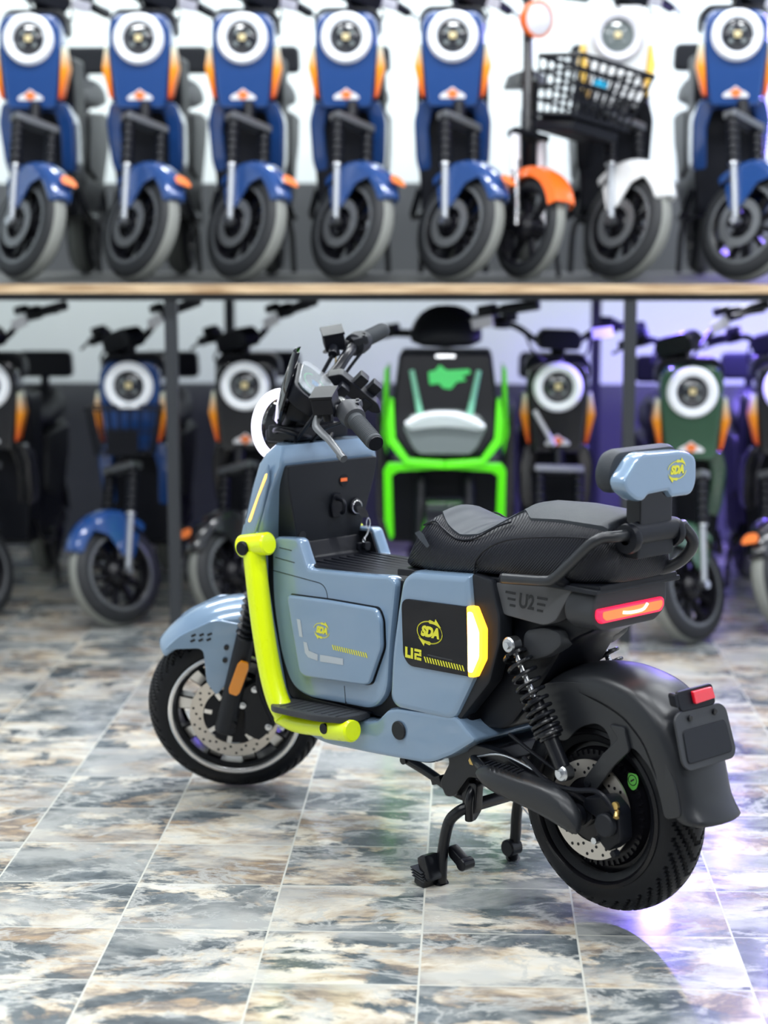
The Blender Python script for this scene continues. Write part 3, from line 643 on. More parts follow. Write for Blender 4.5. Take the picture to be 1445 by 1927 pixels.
# --- rear wheel
AR = Vector((0, 0, .245)); 
rw = obj('rear_wheel', tyre_bm(.2235, .054, .056, cx=AR, ng=38, deep=.006), 'tire', hero, sm=30, label='black rear tyre lifted off the floor')
bm = B(); lathe(bm, [(.166, .058), (.158, .060), (.152, .054), (.149, .035), (.140, .028), (.125, .030), (.120, .045), (.05, .050), (.0, .05)], AR, n=96)
lathe(bm, [(.166, -.058), (.152, -.054), (.14, -.028), (.12, -.045), (0, -.05)], AR, n=96); hp('hub_motor', bm, 'rim', rw)
for k in range(14):
    a = 2*PI*k/14+.12; p = AR+Vector((math.cos(a)*.143, .030, math.sin(a)*.143)); bm = B(); cyl(bm, p, p+Vector((0, .006, 0)), .0042, n=6); hp('hub_bolt', bm, 'bolt', rw, label='small silver bolt')
bm = B()
for k in range(48):
    a = 2*PI*k/48; p = AR+Vector((math.cos(a)*.116, .0465, math.sin(a)*.116)); box(bm, p, (.010, .006, .004), rotm('Y', -math.degrees(a)))
hp('cooling_ribs', bm, 'rim', rw)
disc(rw, AR, .068, .104, .068, None)
bm = B(); lathe(bm, [(.0, .074), (.04, .074), (.068, .068), (.07, .062), (.05, .05)], AR, n=48); hp('disc_carrier', bm, 'rim', rw)
bm = B(); p = AR+Vector((-.093, .050, .078)); prism(bm, rnd([(-.012, .014), (.012, .014), (.016, 0), (.010, -.016), (0, -.022), (-.012, -.012)], .007), .0, .0012, 0, lambda q, h: p+Vector((-q[0], h, q[1]))); gs = hp('green_sticker', bm, 'greenst', rw, label='small green sticker')
bm = B(); box(bm, p+Vector((0, .0014, 0)), (.011, .0006, .003), rotm('Y', 35)); lathe(bm, [(.0095, 0), (.0105, .0004), (.0115, 0)], p+Vector((0, .0013, 0)), (0, 1, 0), 24); hp('sticker_mark', bm, 'frame', gs)
# swing arm, axle, caliper
for s in (1, -1):
    bm = B(); prism(bm, rnd([(.31, .335), (.22, .33), (.10, .29), (.03, .285), (-.03, .272), (-.045, .245), (-.02, .218), (.03, .225), (.12, .25), (.25, .285), (.31, .29)], .012), s*.088, s*.112, .005); sa_ = hp('swing_arm', bm, 'frame')
    bm = B(); cyl(bm, (-.004, s*.110, .245), (-.004, s*.132, .245), .024, n=24, bev=.004); cyl(bm, (-.004, s*.13, .245), (-.004, s*.142, .245), .010, n=6); hp('axle_nut', bm, 'blk', sa_)
bm = B(); prism(bm, rnd([(-.02, .285), (-.08, .300), (-.112, .275), (-.118, .215), (-.085, .185), (-.055, .21), (-.055, .25), (-.02, .262)], .010), .074, .118, .006); rcal = hp('rear_brake_caliper', bm, 'blk')
bm = B(); cyl(bm, (-.088, .118, .245), (-.088, .134, .245), .024, n=32, bev=.003); hp('caliper_cap', bm, 'blkm', rcal)
for q in ((-.058, .205), (-.105, .285), (-.108, .19)):
    bm = B(); cyl(bm, (q[0], .112, q[1]), (q[0], .127, q[1]), .0075, n=6); hp('caliper_bolt', bm, 'bolt' if q[0] > -.06 else 'blk', rcal)
bm = B(); cyl(bm, (-.112, .12, .278), (-.118, .13, .268), .006, n=12); cyl(bm, (-.112, .122, .290), (-.112, .128, .290), .008, n=12); hp('hose_banjo', bm, 'copper', rcal, label='copper hose fitting')
bm = B(); tube(bm, [(.14, .12, .335), (.06, .135, .305), (-.01, .135, .302), (-.06, .13, .310), (-.09, .13, .300), (-.112, .125, .272)], .0055, 8); tube(bm, [(.2, .10, .37), (.10, .12, .345), (.03, .125, .325)], .004, 8); hp('brake_cable', bm, 'blk')
bm = B(); tube(bm, [(.30, .11, .300), (.20, .125, .330), (.10, .13, .318), (.04, .135, .300)], .003, 8); hp('silver_brake_cable', bm, 'bolt', label='thin silver cable')
# shocks
def shock(s):
    T = Vector((.166, s*.130, .572)); Bt = Vector((.020, s*.128, .330)); d = (Bt-T).normalized(); L = (Bt-T).length; u, v, _ = frame_of(d)
    bm = B(); cyl(bm, T, T+d*L*.55, .0065, n=14); r_ = hp('shock_absorber', bm, 'steel', label='rear shock absorber')
    bm = B(); cyl(bm, T+d*L*.42, T+d*L*.97, .0165, .0165, 20, .003); lathe(bm, [(.006, -.004), (.024, -.003), (.024, .003), (.006, .004)], T+d*L*.73, d, 24); lathe(bm, [(.006, -.004), (.024, -.003), (.024, .003), (.006, .004)], T+d*L*.07, d, 24); obj('damper_body', bm, 'frame', r_)
    bm = B(); pts = []; turns = 11; K = 18*turns; h = 0
    for i in range(K+1):
        t = i/K; hh = .08+.63*(1-(1-t)**1.55); a = t*turns*2*PI; pts.append(T+d*L*hh+(u*math.cos(a)+v*math.sin(a))*.0265)
    tube(bm, pts, .0045, 8, 1); obj('coil_spring', bm, 'frame', r_)
    for q, m in ((T, 'bolt'), (Bt, 'bolt')):
        bm = B(); cyl(bm, q-Vector((0, .014, 0)), q+Vector((0, .014, 0)), .017, n=24, bev=.003); cyl(bm, q+Vector((0, -.020, 0)), q+Vector((0, .020, 0)), .008, n=6)
        obj('shock_eye', bm, m, r_, label='silver mounting eye')
shock(1); shock(-1)
# --- rear fender: flared shell round the tyre with a forward strut
def rf_center(a):
    """angle measured at the axle, gives radius of outer skin"""
    d = math.degrees(a)
    t = (d-48)/(205-48)
    r = .285+.005*math.sin(t*PI)
    if t > .72: r += (t-.72)**1.5*.26
    return r
RFT = [(60, .285), (80, .293), (97, .298), (115, .303), (128, .298), (142, .285), (155, .272), (164, .268), (170, .276), (177, .300)]
def interp(T, x):
    for (a, u), (b, v) in zip(T, T[1:]):
        if x <= b: f = max(0, (x-a)/(b-a)); f = f*f*(3-2*f)*.4+f*.6; return u+(v-u)*f
    return T[-1][1]
bm = B(); rings = []; N = 34
for i in range(N+1):
    t = i/N; a = math.radians(60+(176-60)*t); r0 = interp(RFT, 60+116*t)
    o = Vector((math.cos(a), 0, math.sin(a))); c0 = AR+o*r0
    wd = .078+.008*math.sin(t*PI); dep = .030+.045*math.sin(min(1, t*1.7)*PI/2)
    if t > .85: dep *= 1-.4*(t-.85)/.15
    q = [(-wd, -dep), (-wd*.99, -.028), (-wd*.86, -.010), (-wd*.45, -.001), (0, .003), (wd*.45, -.001), (wd*.86, -.010), (wd*.99, -.028), (wd, -dep)]
    out = [c0+Vector((0, y, 0))+o*h for y, h in q]; inn = [c0+Vector((0, y*.95, 0))+o*(h-.005) for y, h in reversed(q)]
    rings.append(out+inn)
loops(bm, rings); rf = hp('rear_fender', bm, 'satin', sm=60, sub=1, label='matte black rear fender')
for s in (1, -1):
    bm = B(); prism(bm, rnd([(.16, .44), (.125, .49), (.05, .508), (-.03, .512), (-.10, .490), (-.175, .430), (-.225, .35), (-.240, .285), (-.200, .272), (-.188, .31), (-.165, .365), (-.122, .400), (-.095, .395), (.005, .302), (-.012, .292), (-.030, .300), (-.060, .40), (-.045, .425), (-.02, .432), (.025, .415), (.06, .375), (.10, .38)],
        [.01, .02, .03, .04, .04, .04, .02, .012, .012, .02, .02, .02, .03, .006, .01, .01, .01, .015, .02, .02, .02, .02]), s*.074, s*.082, .003)
    fs = hp('fender_side', bm, 'satin', rf)
bm = B(); prism(bm, rnd([(-.060, .44), (-.085, .415), (-.045, .375), (.004, .312), (.000, .296), (-.016, .290), (-.032, .298), (-.075, .355), (-.115, .395), (-.10, .44)], .008), .081, .090, .003); hp('fender_arm', bm, 'satin', rf)
bm = B(); cyl(bm, (-.012, .088, .306), (-.012, .098, .306), .0065, n=12); hp('arm_bolt', bm, 'frame', rf)
# plate holder
def PL(p, h): return Vector((-.232+(p[1]-.42)*.30-h, p[0], p[1]))
bm = B(); prism(bm, rnd([(.082, .478), (.066, .488), (-.064, .486), (-.080, .474), (-.084, .392), (-.070, .378), (.070, .378), (.086, .392)], .012), 0, .006, .002, PL); ph = hp('plate_holder', bm, 'dpanel', label='dark grey blank plate holder')
bm = B(); prism(bm, rnd([(.068, .454), (-.066, .454), (-.070, .392), (.072, .392)], .010), .006, .0085, .002, PL); hp('blank_plate', bm, 'blkm', ph)
bm = B(); prism(bm, rnd([(.060, .488), (.062, .526), (-.052, .526), (-.050, .486)], .010), .0, .007, .002, PL); prism(bm, rnd([(.070, .497), (.070, .523), (.056, .523), (.056, .497)], .008), -.01, .006, .002, PL); hp('reflector_bracket', bm, 'blk', ph)
bm = B(); prism(bm, rnd([(.020, .522), (-.040, .522), (-.044, .500), (.020, .498)], .003), .007, .015, .002, PL); hp('red_reflector', bm, 'red', ph, label='red rear reflector')
for y in (.040, -.038):
    bm = B(); cyl(bm, PL((y, .474), .006), PL((y, .474), .012), .006, n=14, bev=.001); hp('plate_screw', bm, 'frame', ph)
bm = B(); tube(bm, [PL((0, .44), -.001), PL((0, .44), -.03)], .02, 10); hp('plate_mount', bm, 'blk', ph)
# --- passenger step cover on the near side
bm = B()
CV = [(.235, .305, .292, .150, .175), (.21, .318, .268, .135, .182), (.16, .318, .258, .125, .184), (.10, .312, .250, .125, .180), (.05, .310, .240, .130, .176), (.0, .298, .226, .132, .172), (-.03, .270, .215, .134, .168), (-.040, .246, .218, .140, .162)]
rings = []
for x, zt, zb, y0, y1 in CV:
    zm = (zt+zb)/2; rings.append([Vector((x, y0, zt-.004)), Vector((x, y0+.008, zt)), Vector((x, y1-.012, zt-.004)), Vector((x, y1, zt-.018)), Vector((x, y1-.004, zb+.006)), Vector((x, y1-.012, zb)), Vector((x, y0+.006, zb+.004)), Vector((x, y0, zm))])
loops(bm, rings); sc_ = hp('passenger_step', bm, 'satin', sm=50, sub=1)
bm = B()
for k in range(8): box(bm, (.205-k*.013, .160, .3195-abs(k-3)*.0002), (.005, .030, .003), rotm('Z', 12))
hp('step_ribs', bm, 'blk', sc_)
bm = B(); prism(bm, rnd([(.33, .335), (.26, .325), (.245, .29), (.26, .255), (.32, .25), (.36, .20), (.39, .19), (.41, .22), (.38, .27), (.40, .32)], .01), -.07, .10, .006); frm = hp('frame_bracket', bm, 'frame')
bm = B(); cyl(bm, (.299, .10, .293), (.299, .112, .293), .009, n=6); hp('brass_bolt', bm, 'copper', frm, label='brass bolt')
bm = B(); tube(bm, [(.30, .1, .30), (.26, .125, .295), (.21, .14, .285)], .012, 10); hp('step_arm', bm, 'frame', sc_)
# --- centre stand
bm = B()
tube(bm, [(.335, .085, .178), (.348, .100, .168), (.366, .110, .145), (.376, .114, .105), (.381, .117, .06), (.384, .117, .004)], .0125, 14, 6)
tube(bm, [(.335, -.085, .178), (.348, -.100, .168), (.366, -.110, .145), (.376, -.114, .105), (.381, -.117, .06), (.390, -.117, .004)], .0125, 14, 6)
cyl(bm, (.335, .09, .178), (.335, -.09, .178), .014, n=16)
cyl(bm, (.382, .117, .006), (.386, .117, .0), .017, n=16); cyl(bm, (.386, -.117, .006), (.390, -.117, .0), .017, n=16)
sd = hp('centre_stand', bm, 'frame')
bm = B(); box(bm, (.395, .140, .040), (.030, .045, .060), rotm('Y', 20), .010); box(bm, (.402, .147, .012), (.034, .040, .022), rotm('Y', -12), .006); hp('stand_pedal', bm, 'frame', sd)
bm = B()
for k in range(4): box(bm, (.405+.002*k, .1475, .018+k*.006), (.036, .042, .0022), rotm('Y', -12))
hp('pedal_ribs', bm, 'dpanel', sd)
bm = B(); prism(bm, rnd([(.376, .088), (.330, .062), (.322, .044), (.336, .036), (.378, .062)], .008), .078, .104, .004); cyl(bm, (.335, .074, .052), (.335, .108, .052), .014, n=18, bev=.002); hp('stand_stub', bm, 'frame', sd)
bm = B(); cyl(bm, (.388, -.095, .03), (.388, -.13, .03), .020, n=20, bev=.003); hp('stand_roller', bm, 'frame', sd)
bm = B(); tube(bm, [(.33, .07, .23), (.325, .09, .20), (.33, .085, .15)], .010, 10); prism(bm, rnd([(.36, .235), (.31, .235), (.315, .17), (.335, .140), (.352, .17)], .008), .060, .085, .004); hp('stand_bracket', bm, 'frame', sd)
bm = B(); tube(bm, [(.525, .085, .245), (.46, .082, .228), (.375, .078, .20), (.34, .07, .195)], .011, 12); cyl(bm, (.525, .10, .245), (.525, .06, .247), .009, n=12); box(bm, (.43, .08, .218), (.03, .022, .018), rotm('Y', 20), .003); hp('side_stand', bm, 'frame')
bm = B(); tube(bm, [(.37, -.10, .15), (.345, -.125, .11), (.342, -.128, .09)], .0018, 6); cyl(bm, (.342, -.12, .088), (.342, -.136, .088), .005, n=10); hp('stand_spring', bm, 'bolt', sd)

# --- handlebar group (turned with the front wheel)
bm = B(); cyl(bm, (1.0, 0, .93), (.935, 0, 1.04), .024, n=20); box(bm, (.945, 0, 1.015), (.07, .10, .05), rotm('Y', -24), .012); hs = hp('handlebar_stem', bm, 'blk', xf=XB)
for s in (1, -1):
    bm = B(); tube(bm, [(.93, 0, 1.035), (.915, s*.05, 1.035), (.868, s*.09, 1.052), (.836, s*.15, 1.073), (.815, s*.22, 1.072), (.785, s*.29, 1.060)], .0135, 14, 6); hb = hp('handlebar', bm, 'frame', xf=XB)
    bm = B(); a = Vector((.806, s*.238, 1.069)); b = Vector((.757, s*.346, 1.050)); cyl(bm, a, b, .0185, .0190, 24, .003)
    d = (b-a)/(b-a).length
    for k in range(16): lathe(bm, [(.0185, -.0018), (.0200, 0), (.0185, .0018)], a+d*(.025+k*.0055), d, 24)
    gg = obj('grip', bm, 'grip', hb, xf=XB, label='dark grey rubber grip')
    bm = B(); cyl(bm, b, b+d*.004, .017, n=20); obj('grip_end', bm, 'blk', gg, xf=XB)
    bm = B(); lathe(bm, [(.014, -.03), (.027, -.024), (.029, 0), (.026, .022), (.014, .028)], (.812, s*.222, 1.071), d, 24); box(bm, (.808, s*.205, 1.085), (.040, .034, .022), rotm('Z', -20*s), .007); sw = obj('switch_block', bm, 'dpanel' if s > 0 else 'blkm', hb, xf=XB)
    for j in range(2):
        bm = B(); box(bm, (.795, s*(.20+.018*j), 1.094), (.008, .010, .008), None, .002); obj('switch_button', bm, 'blk', sw, xf=XB)
    bm = B(); box(bm, (.868, s*.195, 1.098), (.050, .062, .040), rotm('Z', -10*s), .005); box(bm, (.868, s*.195, 1.120), (.054, .066, .006), rotm('Z', -10*s), .002); mc = obj('brake_reservoir', bm, 'blk', hb, xf=XB)
    bm = B(); cyl(bm, (.85, s*.205, 1.078), (.835, s*.20, 1.074), .014, n=14); cyl(bm, (.868, s*.165, 1.088), (.87, s*.135, 1.082), .011, n=14); cyl(bm, (.868, s*.20, 1.075), (.868, s*.20, 1.055), .010, n=12); obj('reservoir_clamp', bm, 'blk', mc, xf=XB)
    bm = B(); tube(bm, [(.882, s*.195, 1.075), (.893, s*.225, 1.058), (.880, s*.255, 1.050), (.862, s*.285, 1.043), (.838, s*.335, 1.030), (.830, s*.352, 1.026)], [.010, .0075], 10, 6, .55); tube(bm, [(.838, s*.340, 1.029), (.829, s*.355, 1.025)], .009, 10); lv = obj('brake_lever', bm, 'grey', hb, xf=XB, label='gunmetal brake lever')
    bm = B(); tube(bm, [(.87, s*.14, 1.08), (.91, s*.11, 1.03), (.96, s*.06, .96), (1.0, s*.03, .90)], .005, 8); tube(bm, [(.80, s*.20, 1.06), (.84, s*.16, 1.03), (.90, s*.08, .98), (.95, s*.04, .92)], .004, 8); obj('cable', bm, 'blk', hb, xf=XB)
bm = B(); tube(bm, [(.868, -.20, 1.06), (.875, -.18, 1.03), (.90, -.12, 1.0)], .0022, 6); hp('orange_wire', bm, 'copper', hs, xf=XB)
# instrument pod
def DP(u, v, n): return Vector((.915, 0, 1.052))+Vector((.68, 0, .73))*v+Vector((0, 1, 0))*u+Vector((-.73, 0, .68))*n
bm = B(); prism(bm, rnd([(-.082, -.048), (.082, -.048), (.088, .030), (.070, .058), (-.070, .058), (-.088, .030)], .014), -.030, .012, .007, lambda p, h: DP(p[0], p[1], h)); dp_ = hp('display_pod', bm, 'blk', xf=XB)
bm = B(); prism(bm, rnd([(-.070, -.038), (.070, -.038), (.074, .028), (.060, .047), (-.060, .047), (-.074, .028)], .012), .012, .016, .001, lambda p, h: DP(p[0], p[1], h)); sc2 = obj('display_screen', bm, 'screen', dp_, xf=XB)
bm = B(); v0 = None
for a0, a1, r0, r1 in ((20, 160, .030, .034), (200, 330, .026, .029)):
    vs = [[bm.verts.new(DP(math.cos(math.radians(a0+(a1-a0)*i/14))*r*1.3, math.sin(math.radians(a0+(a1-a0)*i/14))*r+.004, .0165)) for r in (r0, r1)] for i in range(15)]
    for q, r in zip(vs, vs[1:]): bm.faces.new((q[0], q[1], r[1], r[0]))
obj('speed_arc', bm, 'dgrn', sc2, xf=XB, sm=0, label='green speed arc')
bm = text_bm('88', .026, lambda x, y, z: DP(-x, y+.004, .0166+z), 0, .0005, .0002); obj('speed_digits', bm, 'dblue', sc2, xf=XB, sm=0)
bm = B(); prism(bm, rnd([(-.078, -.044), (.082, -.040), (.078, .034), (.062, .054), (-.066, .050), (-.082, .030)], .018), .018, .0235, .002, lambda p, h: DP(p[0], p[1], h)); obj('protective_film', bm, 'film', dp_, xf=XB, label='crinkled clear film over the screen')
bm = B(); rows = []
for z, x, wv in ((1.00, 1.015, .055), (1.04, 1.000, .075), (1.08, .982, .080), (1.12, .962, .060), (1.155, .945, .020)):
    rows.append([Vector((x-.012*(f*f), wv*f, z)) for f in (-1, -.6, -.2, .2, .6, 1)]+[Vector((x-.012*(f*f)-.006, wv*f, z)) for f in (1, .6, .2, -.2, -.6, -1)])
loops(bm, rows); vs_ = obj('visor', bm, 'gloss', hero, xf=XB, sm=50)
bm = B()
for k in range(5): box(bm, (.998-k*.007, 0, 1.01+k*.018), (.006, .12-.006*k, .006), rotm('Y', -25))
obj('visor_ribs', bm, 'blk', vs_, xf=XB)
bm = B(); prism(bm, rnd([(.875, 1.09), (.84, 1.092), (.765, 1.005), (.762, .98), (.785, .985), (.86, 1.06)], .008), -.018, .022, .004); ar = hp('phone_holder_arm', bm, 'blk', xf=XB)
for x, z, y in ((.80, 1.062, .0), (.775, 1.03, -.02), (.80, 1.005, .01), (.845, 1.055, .035)):
    bm = B(); box(bm, (x, y, z), (.034, .034, .026), rotm('Y', 40), .004); obj('holder_jaw', bm, 'blk', ar, xf=XB)
bm = B(); tube(bm, [(1.0, .05, .93), (.97, .09, .95), (.93, .10, .955), (.90, .06, .94), (.93, .0, .935)], .006, 8); tube(bm, [(1.0, -.05, .93), (.97, -.07, .96), (.93, -.06, .955), (.90, -.02, .93)], .006, 8); tube(bm, [(1.02, .05, .94), (.99, .065, .99), (.96, .05, 1.0), (.94, .03, .95)], .007, 8); hp('cable_bundle', bm, 'blk')
bm = B(); box(bm, (.955, 0, .945), (.10, .17, .035), None, .01); box(bm, (.96, 0, .975), (.07, .12, .05), None, .012); hp('stem_cover', bm, 'blk')

# ------------------------------------------------------------------ the rack
SH_Z = 1.232
bm = B(); box(bm, (-.2, 7.42, SH_Z-.014), (4.6, 1.84, .028)); shelf = obj('shelf_board', bm, 'shelftop', None, 0)
tag(shelf, 'long plywood shelf board carrying the upper row of scooters', 'shelf')
bm = B(); box(bm, (-.2, 6.499, SH_Z-.015), (4.6, .004, .031), None, .001); obj('plywood_edge', bm, 'wood', shelf, label='pale plywood front edge')
def post(x, y, lab, s=.042):
    bm = B(); box(bm, (x, y, (SH_Z-.056)/2), (s, s, SH_Z-.056), None, .003); o = obj('rack_post', bm, 'post', None)
    tag(o, lab, 'post'); return o
FX = (-1.022, .545); BX = (-1.035, .545)
post(FX[0], 6.56, 'charcoal steel front post of the rack, beside the blue scooter with the basket')
post(FX[1], 6.40+.13, 'charcoal steel front post of the rack, left of the dark green scooter')
post(BX[0], 8.28, 'thin rear rack post behind the black scooter left of the lime-barred scooter')
post(BX[1], 8.28, 'thin rear rack post against the wall behind the ring-lamp scooter right of the green moped')
bm = B(); box(bm, (-.2, 6.56, SH_Z-.043), (4.6, .05, .026), None, .002); tag(obj('rack_beam', bm, 'post', None), 'dark steel beam running under the front edge of the shelf', 'beam')
bm = B(); box(bm, (-.2, 8.28, SH_Z-.043), (4.6, .05, .026), None, .002); tag(obj('rack_beam', bm, 'post', None), 'dark steel beam under the rear edge of the shelf by the wall', 'beam')
for x in (-1.03, .545):
    bm = B(); box(bm, (x, 7.42, SH_Z-.043), (.04, 1.67, .026), None, .002); tag(obj('rack_cross_beam', bm, 'post', None), 'steel cross beam under the shelf joining the %s pair of posts' % ('left' if x < 0 else 'right'), 'beam')
# LED tubes under the shelf
def led(name, x0, x1, y, z, m, lab, power, col):
    t = thing(name, lab, 'light', ((x0+x1)/2, y, z)); L = x1-x0
    bm = B(); box(bm, (0, 0, .009), (L+.02, .03, .012), None, .002); obj('lamp_base', bm, 'house', t)
    bm = B(); cyl(bm, (-L/2, 0, -.006), (L/2, 0, -.006), .0105, n=14); obj('tube', bm, m, t)
    if power: lamp('shelf_tube_light', ((x0+x1)/2, y, z-.03), (0, 0, 0), L, .03, power, col)
LZ = SH_Z-.044
led('led_tube', .80, 1.75, 6.80, LZ, 'tube', 'bright white LED tube under the shelf above the dark green scooter', 3, (.80, .80, 1))
led('led_tube', -.92, -.58, 8.0, LZ, 'tube', 'short white LED tube under the shelf above the black scooter beside the left post', 0, (.95, .97, 1))
led('led_tube', .29, .42, 7.6, LZ, 'tube', 'short white LED tube under the shelf above the ring-lamp scooter beside the green moped', 0, (.9, .9, 1))
led('led_tube', -1.62, -1.50, 7.2, LZ, 'tube', 'short white LED tube under the shelf at the left end above the cropped black scooter', 0, (.95, .97, 1))
led('led_tube', .66, .76, 6.95, LZ, 'tubeb', 'small violet LED lamp under the shelf just right of the right front post', 11, (.25, .18, 1))
led('led_tube', .92, 1.50, 7.80, LZ, 'tubeb', 'long violet LED tube under the shelf behind the dark green scooter', 34, (.25, .18, 1))
bm = B(); box(bm, (-.2, 8.33, SH_Z+.19), (4.6, .012, .38), None, .002); tag(obj('added_backdrop', bm, 'dgrey', None, 0), 'added low dark grey sheet darkening the background behind the upper row', 'panel')  # invented sheet standing in for the dark grey behind the bikes
bm = B(); box(bm, (0, 8.69, .36), (8.8, .02, .72)); struct('wall_shade_1', bm, 'dgrey')  # shade below the shelf, painted as a dark strip on the lower wall
# added violet fill strips out of view, strengthening the violet light on the right
for i, (x, z) in enumerate(((1.62, 1.95), (1.95, 1.95))):
    t = thing('added_violet_strip', 'added vertical violet fill strip on the back wall, %s of the two beyond the right end of the rack' % ('left' if i == 0 else 'right'), 'light', (x, 8.68, z))
    bm = B(); box(bm, (0, .012, 0), (.05, .012, 1.3), None, .002); obj('lamp_base', bm, 'house', t)
    bm = B(); cyl(bm, (0, -.008, -.63), (0, -.008, .63), .014, n=14); obj('tube', bm, 'tubeb', t)
    lamp('violet_fill_light', (x, 8.62, z), (math.radians(-90), 0, 0), .05, 1.25, 30, (.26, .17, 1))
# ceiling fittings
for i, (x, y) in enumerate([(a, b) for a, b in CLAMPS]+[(q, 7.7) for q in (-2.2, -.7, .8, 2.3)]):
    bm = B(); box(bm, (0, 0, 0), (1.32, .18, .05), None, .008); o = obj('ceiling_light', bm, 'house', None); o.location = (x, y, CEIL-.026)
    tag(o, 'long white linear light fitting on the ceiling, %s row, %s' % ({1.4: 'front', 3.6: 'second', 5.5: 'third', 7.7: 'rear'}[y], {-1.6: 'left', .2: 'middle', 2.0: 'right', -2.2: 'far left', -.7: 'left of centre', .8: 'right of centre', 2.3: 'far right'}[x]), 'ceiling light', 'ceiling light fittings')

# ------------------------------------------------------------------ ring-lamp scooters of the display
def simple_tyre(R, r, hwid, c, n=72):
    bm = B(); c = Vector(c); prof = []
    for j in range(15):
        ph = math.radians(-130+260*j/14); prof.append((R-r+r*math.cos(ph), hwid*math.sin(ph)))
    lathe(bm, prof, c, (0, 1, 0), n); return bm
def tread_band(R, r, hwid, c, n=216):
    bm = B(); c = Vector(c); rings = []
    for i in range(n):
        a = 2*PI*i/n; g = .0012 if i % 3 < 2 else -.0003; ring = []
        for j in range(9):
            ph = math.radians(-34+68*j/8); ring.append(c+Vector((math.cos(a)*(R-r+(r+g)*math.cos(ph)), (hwid+g)*math.sin(ph), math.sin(a)*(R-r+(r+g)*math.cos(ph)))))
        rings.append(ring)
    V = [[bm.verts.new(p) for p in q] for q in rings]
    for i in range(n):
        for j in range(8): bm.faces.new((V[i][j], V[i][j+1], V[(i+1) % n][j+1], V[(i+1) % n][j]))
    return bm
def wheel(t, name, R, r, hwid, c, xf, m='btire', tread='tread', nsp=10, rimc='rim'):
    wl = obj(name, simple_tyre(R, r, hwid, c), m, t, sm=60, xf=xf); c = Vector(c)
    if tread: obj('tread', tread_band(R, r, hwid, c), tread, wl, sm=60, xf=xf, label='pale tread')
    ri = R-r*1.45; bm = B()
    lathe(bm, [(ri+.012, hwid*.85), (ri+.004, hwid*.95), (ri-.008, hwid*.8), (ri-.012, 0), (ri-.008, -hwid*.8), (ri+.004, -hwid*.95), (ri+.012, -hwid*.85)], c, n=56)
    for k in range(nsp):
        a = 2*PI*k/nsp; d = Vector((math.cos(a), 0, math.sin(a))); q = c+d*(ri*.55+.012)
        box(bm, q, (ri-.02, .022, .020), rotm('Y', -math.degrees(a)), .003)
    obj('rim', bm, rimc, wl, xf=xf)
    bm = B(); lathe(bm, [(0, .045), (.028, .045), (.045, .03), (.045, -.03), (.028, -.045), (0, -.045)], c, n=28); obj('hub', bm, 'rim', wl, xf=xf)
    return wl
